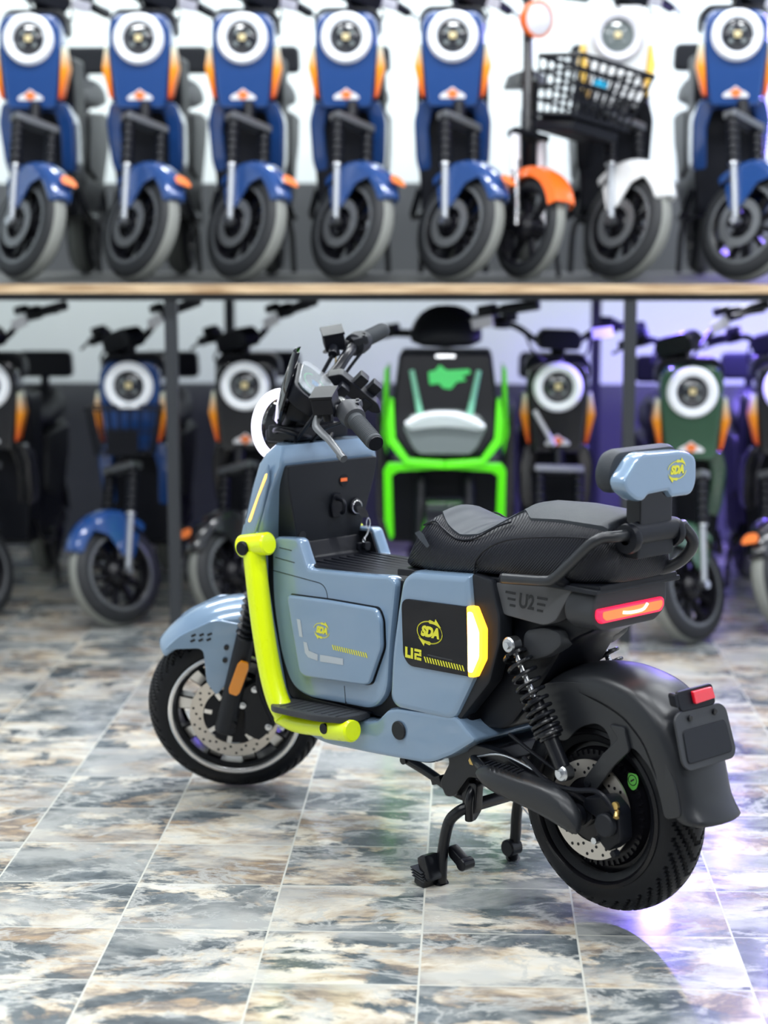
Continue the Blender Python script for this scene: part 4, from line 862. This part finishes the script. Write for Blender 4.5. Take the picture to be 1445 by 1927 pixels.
def mk_scooter(name, paint, delta, label, cat, badge=True, basket=False, ringm='ring', lensm='lens', group=None, accent=None, tape=False, marker='marker', backrest=True):
    t = thing(name, label, cat, (0, 0, 0), 0, group)
    piv = Vector((-.045, 0, .19)); ax_ = Vector((-math.sin(math.radians(22)), 0, math.cos(math.radians(22))))
    xf = Matrix.Translation(piv) @ Matrix.Rotation(math.radians(delta), 4, ax_) @ Matrix.Translation(-piv)
    def Yz(x): return lambda p, h: Vector((x+h, p[0], p[1]))
    R = .192; c = (0, 0, R-.004)
    wl = wheel(t, 'front_wheel', R, .042, .042, c, xf)
    # discs on both sides of the hub
    bm = B(); lathe(bm, [(.055, -.058), (.085, -.058), (.085, -.054), (.055, -.054)], c, n=48, closed_prof=True); obj('brake_disc', bm, 'grey', wl, xf=xf)
    bm = B(); lathe(bm, [(.128, -.0405), (.134, -.0425), (.140, -.0405)], c, n=56); lathe(bm, [(.128, .0405), (.134, .0425), (.140, .0405)], c, n=56); obj('rim_lip', bm, 'grey', wl, xf=xf)
    for s in (1, -1):
        bm = B(); cyl(bm, (.0, s*.072, .175), (-.085, s*.072, .385), .0125, n=14); fk = obj('fork_leg', bm, 'forkm', t, xf=xf, label='grey metal fork leg')
        bm = B(); cyl(bm, (-.085, s*.072, .385), (-.15, s*.072, .545), .021, n=14)
        for k in range(6): lathe(bm, [(.019, -.006), (.025, 0), (.019, .006)], Vector((-.09, s*.072, .40))+Vector((-.0107, 0, .0265))*k, (-.374, 0, .927), 14)
        obj('fork_boot', bm, 'blk', fk, xf=xf)
        bm = B(); cyl(bm, (0, s*.060, .188), (0, s*.092, .188), .014, n=14); obj('axle_nut', bm, 'bolt', fk, xf=xf)
        bm = B(); cyl(bm, (-.083, s*.072, .380), (-.093, s*.072, .405), .019, n=14); obj('fork_collar', bm, 'bolt', fk, xf=xf)
    bm = B(); box(bm, (-.155, 0, .55), (.05, .18, .028), rotm('Y', -22), .006); yk = obj('fork_yoke', bm, 'grey', t, xf=xf)
    bm = B(); cyl(bm, (-.155, 0, .545), (-.185, 0, .62), .022, n=14); obj('steering_column', bm, 'blk', yk, xf=xf)
    # front fender
    bm = B(); rings = []
    for i in range(19):
        tt = i/18; a = math.radians(34+tt*106); o = Vector((math.cos(a), 0, math.sin(a))); r0 = .216+.016*math.sin(tt*PI); c0 = Vector(c)+o*r0
        wv = .040+.022*math.sin(min(1, tt*1.8)*PI/2); q = [(-wv, -.045), (-wv*.95, -.012), (-wv*.5, .0), (0, .006), (wv*.5, 0), (wv*.95, -.012), (wv, -.045)]
        rings.append([c0+Vector((0, y, 0))+o*h for y, h in q]+[c0+Vector((0, y*.93, 0))+o*(h-.006) for y, h in reversed(q)])
    loops(bm, rings)
    fd = obj('front_fender', bm, paint, t, sm=50, xf=xf, sub=1)
    for s in (1, -1):
        bm = B(); prism(bm, rnd([(-.06, .36), (-.02, .40), (.09, .36), (.03, .33), (-.01, .24), (-.05, .22), (-.10, .30)], .015), s*.058, s*.066, .002); obj('fender_strut', bm, paint, fd, xf=xf)
    if badge:
        a = math.radians(48); o = Vector((math.cos(a), 0, math.sin(a))); tn = Vector((-math.sin(a), 0, math.cos(a)))
        bm = B(); prism(bm, rnd([(-.030, -.022), (.030, -.022), (.034, .0), (.018, .022), (-.018, .022), (-.034, 0)], .01), 0, .004, .001, lambda p, h: Vector(c)+o*(.2455+h)+Vector((0, 1, 0))*p[0]+tn*p[1]); obj('fender_badge', bm, 'badgeo', fd, xf=xf, label='orange badge on the fender')
    # nose panel and ring lamp
    bm = B(); prism(bm, rnd([(-.085, .935), (-.112, .90), (-.114, .82), (-.094, .63), (-.085, .60), (.085, .60), (.094, .63), (.114, .82), (.112, .90), (.085, .935)], [.03, .03, .03, .02, .02, .02, .02, .03, .03, .03]), -.35, -.215, .02, Yz(0)); fp = obj('nose_panel', bm, paint, t)
    bm = B(); prism(bm, rnd([(-.092, .96), (-.120, .93), (-.122, .86), (.122, .86), (.120, .93), (.092, .96)], .03), -.40, -.29, .012, Yz(0)); obj('nose_shroud', bm, 'blk' if paint != 'white' else 'white', fp)
    rc_ = (-.212, 0, .845)
    bm = B(); lathe(bm, [(.056, 0), (.057, .014), (.064, .024), (.078, .028), (.088, .018), (.090, 0), (.086, -.03)], rc_, (1, 0, 0), 56); rg = obj('ring_lamp', bm, ringm, t, label='pale ring lamp')
    bm = B(); lathe(bm, [(0, .010), (.03, .008), (.052, .0), (.0575, .004)], rc_, (1, 0, 0), 36); obj('lamp_glass', bm, lensm, rg)
    bm = B(); box(bm, (-.199, 0, .848), (.006, .024, .022), None, .004); obj('led_chip', bm, 'led', rg)
    for k in range(4):
        bm = B(); a = PI/4+k*PI/2; lathe(bm, [(0, .004), (.006, .002), (.009, 0)], (-.204, math.cos(a)*.030, .845+math.sin(a)*.028), (1, 0, 0), 12); obj('reflector_cup', bm, 'glassd', rg)
    for s in (1, -1):
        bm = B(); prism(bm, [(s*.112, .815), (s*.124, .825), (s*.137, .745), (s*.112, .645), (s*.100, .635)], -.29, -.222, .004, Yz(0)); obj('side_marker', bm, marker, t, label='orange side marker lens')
    if badge:
        bm = B(); prism(bm, rnd([(-.046, .642), (-.026, .656), (.026, .656), (.046, .642), (.044, .632), (-.044, .632)], .006), -.215, -.211, .001, Yz(0)); prism(bm, rnd([(-.022, .655), (0, .672), (.022, .655)], .004), -.215, -.2115, .001, Yz(0)); bd = obj('nose_badge', bm, 'badge', t, label='white winged badge')
        bm = B(); prism(bm, rnd([(0, .667), (.024, .648), (0, .630), (-.024, .648)], .005), -.212, -.2095, .0008, Yz(0)); obj('badge_shield', bm, 'badgeo', bd, label='orange badge centre')
    if tape:
        bm = B(); tube(bm, [(-.205, -.085, .76), (-.200, -.05, .70), (-.200, -.012, .635)], .009, 8, 4); obj('white_stripe', bm, 'wgl', t, label='white curved stripe on the nose')
    # leg shield
    bm = B(); prism(bm, rnd([(-.118, .63), (-.138, .56), (-.132, .42), (-.105, .33), (-.09, .30), (-.075, .38), (-.085, .53), (-.07, .595), (.07, .595), (.085, .53), (.075, .38), (.09, .30), (.105, .33), (.132, .42), (.138, .56), (.118, .63)], .02), -.40, -.27, .012, lambda p, h: Vector((h-(.60-p[1])*.38, p[0], p[1]))); obj('leg_shield', bm, paint if paint != 'white' else 'blk', t)
    bm = B(); prism(bm, rnd([(-.128, .80), (-.130, .50), (-.11, .24), (.11, .24), (.130, .50), (.128, .80)], .02), -.56, -.35, .015, Yz(0)); cb = obj('inner_shield', bm, 'blk', t)
    bm = B(); prism(bm, rnd([(-.40, .22), (-.40, .32), (-.58, .34), (-.60, .60), (-1.10, .64), (-1.12, .50), (-.95, .30), (-.80, .22)], .03), -.115, .115, .02); obj('body_shell', bm, 'blk', t)
    for s in (1, -1):
        bm = B(); prism(bm, rnd([(-.66, .62), (-.62, .40), (-.80, .36), (-1.02, .50), (-1.08, .62)], .03), s*.085, s*.128, .01); obj('side_cover', bm, 'dpanel', t)
        bm = B(); tube(bm, [(-.42, s*.12, .32), (-.45, s*.145, .235), (-.62, s*.145, .22), (-.72, s*.11, .24)], .012, 8, 3); obj('side_guard', bm, 'frame', t)
    bm = B(); loops(bm, [[Vector((x, y*wd, z0+zz)) for y, zz in ((-1, 0), (-1, .05), (-.8, .09*k), (-.3, .105*k), (.3, .105*k), (.8, .09*k), (1, .05), (1, 0))] for x, wd, z0, k in ((-.60, .07, .61, .9), (-.66, .11, .62, 1.1), (-.80, .125, .625, 1), (-.92, .13, .64, 1.2), (-1.10, .12, .65, 1.25), (-1.20, .08, .66, 1.1))]); obj('seat', bm, 'seat', t, sm=60, sub=1)
    if backrest:
        bm = B(); cyl(bm, (-1.18, 0, .62), (-1.20, 0, .82), .018, n=12); bs = obj('backrest_post', bm, 'blk', t)
        bm = B(); prism(bm, rnd([(-.12, .80), (.12, .80), (.115, .91), (-.115, .91)], .03), -1.23, -1.18, .015, Yz(0)); obj('backrest_cushion', bm, 'blkm', bs)
    wheel(t, 'rear_wheel', R, .045, .048, (-1.14, 0, R-.004), None, nsp=8)
    bm = B(); rings = []
    for i in range(13):
        a = math.radians(40+i*11); o = Vector((math.cos(a), 0, math.sin(a))); c0 = Vector((-1.14, 0, R))+o*.225
        rings.append([c0+Vector((0, y, 0))+o*h for y, h in ((-.062, -.03), (-.05, 0), (.05, 0), (.062, -.03), (.055, -.034), (.045, -.006), (-.045, -.006), (-.055, -.034))])
    loops(bm, rings); obj('rear_fender', bm, 'blk', t)
    bm = B(); box(bm, (-1.0, .075, .22), (.30, .03, .05), None, .01); box(bm, (-1.0, -.075, .22), (.30, .03, .05), None, .01); obj('swing_arm', bm, 'frame', t)
    bm = B(); tube(bm, [(-.80, .05, .24), (-.79, .11, .19), (-.78, .125, .008)], .011, 8, 4); tube(bm, [(-.80, -.05, .24), (-.79, -.11, .19), (-.78, -.125, .008)], .011, 8, 4); cyl(bm, (-.80, -.07, .235), (-.80, .07, .235), .013, n=10); obj('centre_stand', bm, 'frame', t)
    # handlebar
    bm = B(); tube(bm, [(-.335, 0, .985), (-.36, .07, 1.0), (-.385, .14, 1.045), (-.40, .20, 1.06), (-.43, .30, 1.065)], .012, 10, 5); tube(bm, [(-.335, 0, .985), (-.36, -.07, 1.0), (-.385, -.14, 1.045), (-.40, -.20, 1.06), (-.43, -.30, 1.065)], .012, 10, 5); cyl(bm, (-.30, 0, .90), (-.34, 0, 1.0), .028, n=16); hb = obj('handlebar', bm, 'frame', t, xf=xf)
    for s in (1, -1):
        bm = B(); cyl(bm, (-.405, s*.235, 1.063), (-.435, s*.335, 1.066), .0185, n=16, bev=.003); obj('grip', bm, 'blkm', hb, xf=xf)
        bm = B(); box(bm, (-.395, s*.205, 1.065), (.045, .05, .05), rotm('Z', -15*s), .008); box(bm, (-.36, s*.18, 1.085), (.04, .05, .03), rotm('Z', -15*s), .006); obj('switch_block', bm, 'blk', hb, xf=xf)
        bm = B(); tube(bm, [(-.36, s*.20, 1.062), (-.352, s*.25, 1.055), (-.38, s*.34, 1.045)], .006, 8, 4); obj('brake_lever', bm, 'frame', hb, xf=xf)
    bm = B(); box(bm, (-.352, .165, 1.040), (.012, .080, .040), rotm('X', 8), .006); obj('white_plate', bm, 'wgl', hb, xf=xf, label='small white plate at the handlebar')  # plain white plate beside the switch block
    bm = B(); prism(bm, rnd([(-.075, .975), (-.085, 1.02), (-.06, 1.05), (.06, 1.05), (.085, 1.02), (.075, .975)], .015), -.36, -.275, .01, Yz(0)); obj('display_hood', bm, 'blk', hb, xf=xf)
    bm = B(); tube(bm, [(-.36, .12, 1.03), (-.27, .10, .97), (-.27, .05, .93)], .005, 6, 4); obj('cable', bm, 'blk', hb, xf=xf)
    bm = B(); tube(bm, [(-.36, -.12, 1.03), (-.27, -.10, .97), (-.27, -.05, .93)], .005, 6, 4); obj('cable', bm, 'blk', hb, xf=xf)
    if basket:
        bm = B(); zt, zb = .775, .61
        def rect(x0, x1, wd, z, r=.004): tube(bm, [(x0, -wd, z), (x1, -wd, z), (x1, wd, z), (x0, wd, z), (x0, -wd, z)], r, 6, 1)
        rect(-.19, -.03, .130, zt, .005); rect(-.185, -.045, .115, .69, .0025); rect(-.18, -.06, .10, zb, .004)
        for k in range(7):
            y = -.12+.04*k; tube(bm, [(-.03, y, zt), (-.06, y*.8, zb), (-.18, y*.8, zb), (-.19, y, zt)], .0024, 6, 1)
        for k in range(4):
            for s in (1, -1): x = -.17+.04*k; tube(bm, [(x, s*.13, zt), (x, s*.10, zb)], .0024, 6, 1)
        box(bm, (-.045, 0, .655), (.003, .11, .09)); obj('wire_basket', bm, 'blk', t, sm=60, label='black wire basket')
    return t
RZ = -PI/2
def ringx(px, y): # world x of a ring seen at image column px
    d = rt*((px-722.5)/3600)+F+D*((77-963.5)/3600); return d.x*y/d.y
UY = 6.70; ULAB = ['blue scooter with ring lamp on the upper shelf, leftmost of the upper row', 'blue scooter on the upper shelf, second from the left, beside the leftmost one',
 'blue scooter on the upper shelf, third from left, just right of left rack post', 'blue scooter on the upper shelf, fourth from the left, above the foreground handlebar',
 'blue scooter on the upper shelf, fifth from the left, beside the orange bike']
G1 = 'blue ring-lamp scooters on the upper shelf'
up0 = mk_scooter('ring_lamp_scooter', 'blue', 47, ULAB[0], 'electric scooter', group=G1)
for i, px in enumerate((55, 262, 457, 652, 853)):
    r = up0 if i == 0 else dup(up0, (0, 0, 0), 0, ULAB[i], G1)
    r.location = (ringx(px, UY+.212)-.0, UY-(.03 if i == 4 else 0), SH_Z+.008); r.rotation_euler = (0, 0, RZ)
dup(up0, (ringx(1387, UY+.2), UY-.02, SH_Z+.008), RZ, 'blue scooter on the upper shelf at the far right, right of the white scooter', G1)
ws = mk_scooter('ring_lamp_scooter', 'white', 42, 'white scooter with ring lamp and white front fender on the upper shelf', 'electric scooter', badge=False, ringm='wgl', lensm='glassd', group='ring-lamp scooters in other colours', marker='gtape')
ws.location = (ringx(1163, UY+.2)-.0, UY-.01, SH_Z+.008); ws.rotation_euler = (0, 0, RZ)
LY = 6.74
def lower(px, y, paint, dl, lab, rz=0, **k):
    t = mk_scooter('ring_lamp_scooter', paint, dl, lab, 'electric scooter', group='ring-lamp scooters on the floor under the shelf', **k)
    d = rt*((px-722.5)/3600)+F+D*((735-963.5)/3600); x = d.x*(y+.212)/d.y
    t.location = (x-math.sin(rz)*.21*1, y, .004); t.rotation_euler = (0, 0, RZ+rz); return t
lower(-26, LY, 'bblk', -34, 'black scooter under the shelf cut off by the left edge of the picture', tape=True)
lower(243, LY, 'blue', -44, 'blue scooter with a black wire basket on the floor under the shelf', basket=True, badge=False)
lower(461, LY+.02, 'bblk', -44, 'black scooter on the floor, right of the left rack post and behind the blue-grey fender')
lower(1050, LY, 'bblk', 6, 'black scooter on the floor between the bright green moped and the right rack post', tape=True)
lower(1303, 6.54, 'green', -44, 'dark green scooter on the floor right of the right rack post')
lower(1484, LY-.03, 'bblk', -40, 'black scooter on the floor cut off by the right edge of the picture')

# ------------------------------------------------------------------ bright green moped
GY = 6.66
t = thing('green_moped', 'large black and bright green moped with a green splash sticker on its nose', 'moped', (-.082, GY, 0), RZ)
def Z2(x, k=.0): return lambda p, h: Vector((x+h-(p[1]-.55)*k, p[0], p[1]))
bm = B(); prism(bm, rnd([(-.165, .975), (-.155, .99), (.155, .99), (.165, .975), (.185, .80), (.19, .70), (.13, .63), (-.13, .63), (-.19, .70), (-.185, .80)], .015), -.20, .02, .02, Z2(0, .25)); nose = obj('nose_shell', bm, 'blk', t)
for s in (1, -1):
    bm = B(); tube(bm, [(-.06, s*.118, .925), (-.035, s*.098, .83), (-.018, s*.082, .75)], [.009, .013], 8, 4); obj('pale_green_stripe', bm, 'mint', nose)
    bm = B(); prism(bm, rnd([(s*.180, .83), (s*.195, .835), (s*.205, .74), (s*.200, .675), (s*.135, .598), (0, .585), (0, .615), (s*.125, .622), (s*.172, .69), (s*.176, .74)], .006), -.01, .035, .006, Z2(0, .2)); obj('green_jaw_frame', bm, 'gmop', nose)
    bm = B(); prism(bm, rnd([(s*.0, .612), (s*.20, .605), (s*.215, .58), (s*.212, .40), (s*.190, .33), (s*.178, .345), (s*.185, .56), (s*.165, .575), (s*.0, .585)], .006), -.03, .015, .006, Z2(0)); obj('green_lower_frame', bm, 'gmop', t)
    bm = B(); prism(bm, rnd([(s*.200, .94), (s*.215, .93), (s*.225, .70), (s*.205, .62), (s*.20, .78)], .006), -.30, -.08, .008, Z2(0)); obj('side_fairing', bm, 'gmop', t)
    bm = B(); prism(bm, rnd([(s*.205, .66), (s*.245, .80), (s*.25, .40), (s*.22, .30), (s*.195, .32)], .02), -.45, -.15, .015, Z2(0)); obj('leg_fairing', bm, 'bblk', t)
    bm = B(); cyl(bm, (.05, s*.085, .24), (-.10, s*.085, .62), .022, n=16); obj('fork_leg', bm, 'blk', t)
bm = B(); prism(bm, rnd([(-.150, .730), (-.120, .775), (-.04, .792), (.04, .792), (.120, .775), (.150, .730), (.115, .66), (.09, .635), (-.09, .635), (-.115, .66)], .015), -.02, .030, .012, Z2(0, .2)); hl = obj('headlamp', bm, 'glassd', t)
bm = B(); prism(bm, rnd([(-.140, .738), (-.115, .772), (-.04, .787), (.04, .787), (.110, .765), (.145, .728), (.12, .718), (.06, .728), (0, .732), (-.06, .728), (-.12, .720)], .008), .02, .036, .004, Z2(0, .2)); obj('lamp_reflector', bm, 'lampw', hl, label='bright lamp reflector')
bm = B(); tube(bm, [(.02, -.135, .745), (.024, -.07, .775), (.024, .02, .780), (.02, .10, .755), (.012, .135, .735)], .009, 8, 5); obj('lamp_brow', bm, 'ring', hl, label='white light brow')
bm = B(); prism(bm, rnd([(-.055, .875), (-.06, .92), (-.035, .925), (-.02, .945), (.005, .925), (.085, .93), (.09, .915), (.06, .905), (.075, .89), (.04, .885), (.02, .86), (-.01, .865), (-.02, .88)], .006), .0, .0045, .001, lambda p, h: Vector((.0225+h-(p[1]-.55)*.25, p[0], p[1]))); obj('green_splash_sticker', bm, 'gsticker', t, label='mint green splash sticker')
bm = B(); prism(bm, rnd([(-.035, .968), (.035, .968), (.035, .980), (-.035, .980)], .005), .0, .003, .001, lambda p, h: Vector((.0245+h-(p[1]-.55)*.25, p[0], p[1]))); obj('silver_badge', bm, 'steel', t)
bm = B(); prism(bm, rnd([(-.20, .60), (-.20, .30), (.20, .30), (.20, .60)], .02), -.40, -.12, .02, Z2(0)); obj('inner_shield', bm, 'blk', t)
bm = B(); loops(bm, [[Vector((x, y*wd, z0+zz*hh)) for y, zz in ((-1, 0), (-1, .4), (-.7, .85), (-.3, 1), (.3, 1), (.7, .85), (1, .4), (1, 0))] for x, wd, z0, hh in ((-.14, .10, 1.0, .05), (-.20, .135, .99, .12), (-.32, .138, 1.0, .155), (-.42, .12, 1.02, .12))]); obj('handlebar_cowl', bm, 'blkm', t, sm=60, sub=1)
XG = Matrix.Translation((-.3, 0, 1.0)) @ Matrix.Rotation(math.radians(-28), 4, Vector((-.42, 0, .91))) @ Matrix.Translation((.3, 0, -1.0))
bm = B(); tube(bm, [(-.30, -.38, 1.08), (-.28, -.22, 1.085), (-.26, 0, 1.05), (-.28, .22, 1.085), (-.30, .38, 1.08)], .015, 12, 5); hb = obj('handlebar', bm, 'frame', t, xf=XG)
for s in (1, -1):
    bm = B(); cyl(bm, (-.285, s*.25, 1.085), (-.30, s*.39, 1.079), .020, n=16, bev=.003); obj('grip', bm, 'blkm', hb, xf=XG)
    bm = B(); box(bm, (-.275, s*.20, 1.09), (.06, .06, .05), None, .01); obj('switch_block', bm, 'blk', hb, xf=XG)
bm = B(); box(bm, (-.235, .19, 1.055), (.012, .085, .04), None, .006); obj('white_plate', bm, 'wgl', hb, xf=XG)  # plain white plate on the moped bar
wheel(t, 'front_wheel', .235, .055, .055, (.06, 0, .235), None); wheel(t, 'rear_wheel', .235, .055, .06, (-1.22, 0, .235), None)
bm = B(); rings = []
for i in range(15):
    a = math.radians(20+i*9); o = Vector((math.cos(a), 0, math.sin(a))); c0 = Vector((.06, 0, .235))+o*.262
    rings.append([c0+Vector((0, y, 0))+o*h for y, h in ((-.075, -.04), (-.06, 0), (.06, 0), (.075, -.04), (.068, -.044), (.055, -.006), (-.055, -.006), (-.068, -.044))])
loops(bm, rings); obj('front_fender', bm, 'bblk', t)
bm = B(); prism(bm, rnd([(-.40, .25), (-.42, .36), (-.68, .36), (-.72, .70), (-1.40, .82), (-1.42, .70), (-1.1, .40), (-.8, .25)], .04), -.16, .16, .03); obj('body_shell', bm, 'bblk', t)
bm = B(); prism(bm, rnd([(-.68, .70), (-.72, .80), (-1.0, .81), (-1.40, .90), (-1.42, .82)], .03), -.14, .14, .025); obj('seat', bm, 'seat', t)
bm = B(); tube(bm, [(-.80, .08, .28), (-.79, .14, .16), (-.78, .15, .004)], .013, 8, 3); tube(bm, [(-.80, -.08, .28), (-.79, -.14, .16), (-.78, -.15, .004)], .013, 8, 3); obj('centre_stand', bm, 'frame', t)

# ------------------------------------------------------------------ orange bike with basket on the shelf
OY = 6.68
XO = Matrix.Translation((0, 0, .2)) @ Matrix.Rotation(math.radians(36), 4, Vector((-.33, 0, .94))) @ Matrix.Translation((0, 0, -.2))
t = thing('orange_electric_bike', 'small orange electric bike with a black basket on the upper shelf', 'electric bike', (ringx(1012, OY)-.015, OY, SH_Z+.008), RZ)
wheel(t, 'front_wheel', .178, .032, .032, (0, 0, .178), XO, nsp=6); wheel(t, 'rear_wheel', .178, .032, .032, (-.95, 0, .178), None, nsp=6)
for s in (1, -1):
    bm = B(); cyl(bm, (0, s*.058, .178), (-.075, s*.058, .40), .011, n=12); f_ = obj('fork_leg', bm, 'steel', t, xf=XO, label='bright silver fork leg')
    bm = B(); cyl(bm, (-.070, s*.058, .36), (-.115, s*.058, .49), .018, n=14); obj('fork_sleeve', bm, 'wgl', f_, xf=XO)
bm = B(); box(bm, (-.12, 0, .495), (.05, .15, .025), rotm('Y', -20), .005); cyl(bm, (-.12, 0, .49), (-.30, 0, 1.0), .018, n=14); obj('stem', bm, 'frame', t, xf=XO)
bm = B(); rings = []
for i in range(15):
    tt = i/14; a = math.radians(30+i*8.5); o = Vector((math.cos(a), 0, math.sin(a))); c0 = Vector((0, 0, .178))+o*(.198+.01*math.sin(tt*PI))
    rings.append([c0+Vector((0, y, 0))+o*h for y, h in ((-.05, -.035), (-.04, 0), (0, .008), (.04, 0), (.05, -.035), (.045, -.038), (.036, -.006), (0, 0), (-.036, -.006), (-.045, -.038))])
loops(bm, rings); obj('front_fender', bm, 'orange', t, xf=XO, sm=60, label='orange front fender')
bm = B(); tube(bm, [(-.22, 0, .70), (-.34, 0, .36), (-.45, 0, .26), (-.62, 0, .26)], .030, 14, 5); tube(bm, [(-.62, 0, .26), (-.70, 0, .62)], .022, 12, 1); tube(bm, [(-.60, .05, .26), (-.95, .06, .178)], .012, 8, 1); tube(bm, [(-.60, -.05, .26), (-.95, -.06, .178)], .012, 8, 1); obj('frame', bm, 'frame', t)
bm = B(); loops(bm, [[Vector((x, y*wd, z0+zz)) for y, zz in ((-1, 0), (-.8, .05), (0, .065), (.8, .05), (1, 0))] for x, wd, z0 in ((-.52, .03, .70), (-.60, .06, .70), (-.74, .09, .70), (-.80, .08, .70))]); obj('saddle', bm, 'seat', t, sm=60); 
bm = B(); tube(bm, [(-.33, 0, 1.0), (-.34, .12, 1.03), (-.37, .28, 1.06)], .011, 8, 4); tube(bm, [(-.33, 0, 1.0), (-.34, -.12, 1.03), (-.37, -.28, 1.06)], .011, 8, 4); cyl(bm, (-.30, 0, .98), (-.335, 0, 1.01), .018, n=12); ho = obj('handlebar', bm, 'frame', t, xf=XO)
for s in (1, -1):
    bm = B(); cyl(bm, (-.36, s*.20, 1.048), (-.375, s*.31, 1.066), .017, n=14); obj('grip', bm, 'blkm', ho, xf=XO)
bm = B(); lathe(bm, [(0, -.05), (.04, -.045), (.062, -.01), (.066, .02), (.056, .024)], (-.22, 0, .905), (1, 0, 0), 32); lo = obj('head_lamp', bm, 'orange', t, xf=XO, label='round orange head lamp')
bm = B(); lathe(bm, [(0, .030), (.035, .028), (.057, .020)], (-.22, 0, .905), (1, 0, 0), 32); obj('lamp_glass', bm, 'wgl', lo, xf=XO)
bm = B(); zt, zb = .735, .545
def rect(x0, x1, wd, z, r=.004): tube(bm, [(x0, -wd, z), (x1, -wd, z), (x1, wd, z), (x0, wd, z), (x0, -wd, z)], r, 6, 1)
for k in range(5): f = k/4; rect(-.10-.0*f, .14-.04*f, .155-.035*f, zt-(zt-zb)*f, .009 if k in (0, 4) else .006)
for k in range(9):
    y = -.155+.03875*k; tube(bm, [(.14, y, zt), (.10, y*.78, zb)], .006, 6, 1); tube(bm, [(-.10, y, zt), (-.10, y*.78, zb)], .0045, 6, 1)
for k in range(6):
    for s in (1, -1): tube(bm, [(-.10+.048*k, s*.155, zt), (-.10+.04*k, s*.12, zb)], .0045, 6, 1)
box(bm, (0, 0, zb), (.20, .24, .006)); box(bm, (-.02, 0, zb-.03), (.22, .20, .045), None, .01)
XK = Matrix.Translation((.03, .10, 0)) @ XO; bk = obj('basket', bm, 'blk', t, xf=XK, sm=60, label='black plastic basket')
bm = B(); box(bm, (.128, -.05, .665), (.004, .055, .022)); obj('blue_tag', bm, mat('cyan_tag', (.0, .35, .6), .4), bk, xf=XK, label='blue tag on the basket')
bm = B(); tube(bm, [(-.48, .03, .24), (-.49, .10, .12), (-.49, .12, .0)], .009, 8, 3); obj('kickstand', bm, 'frame', t)
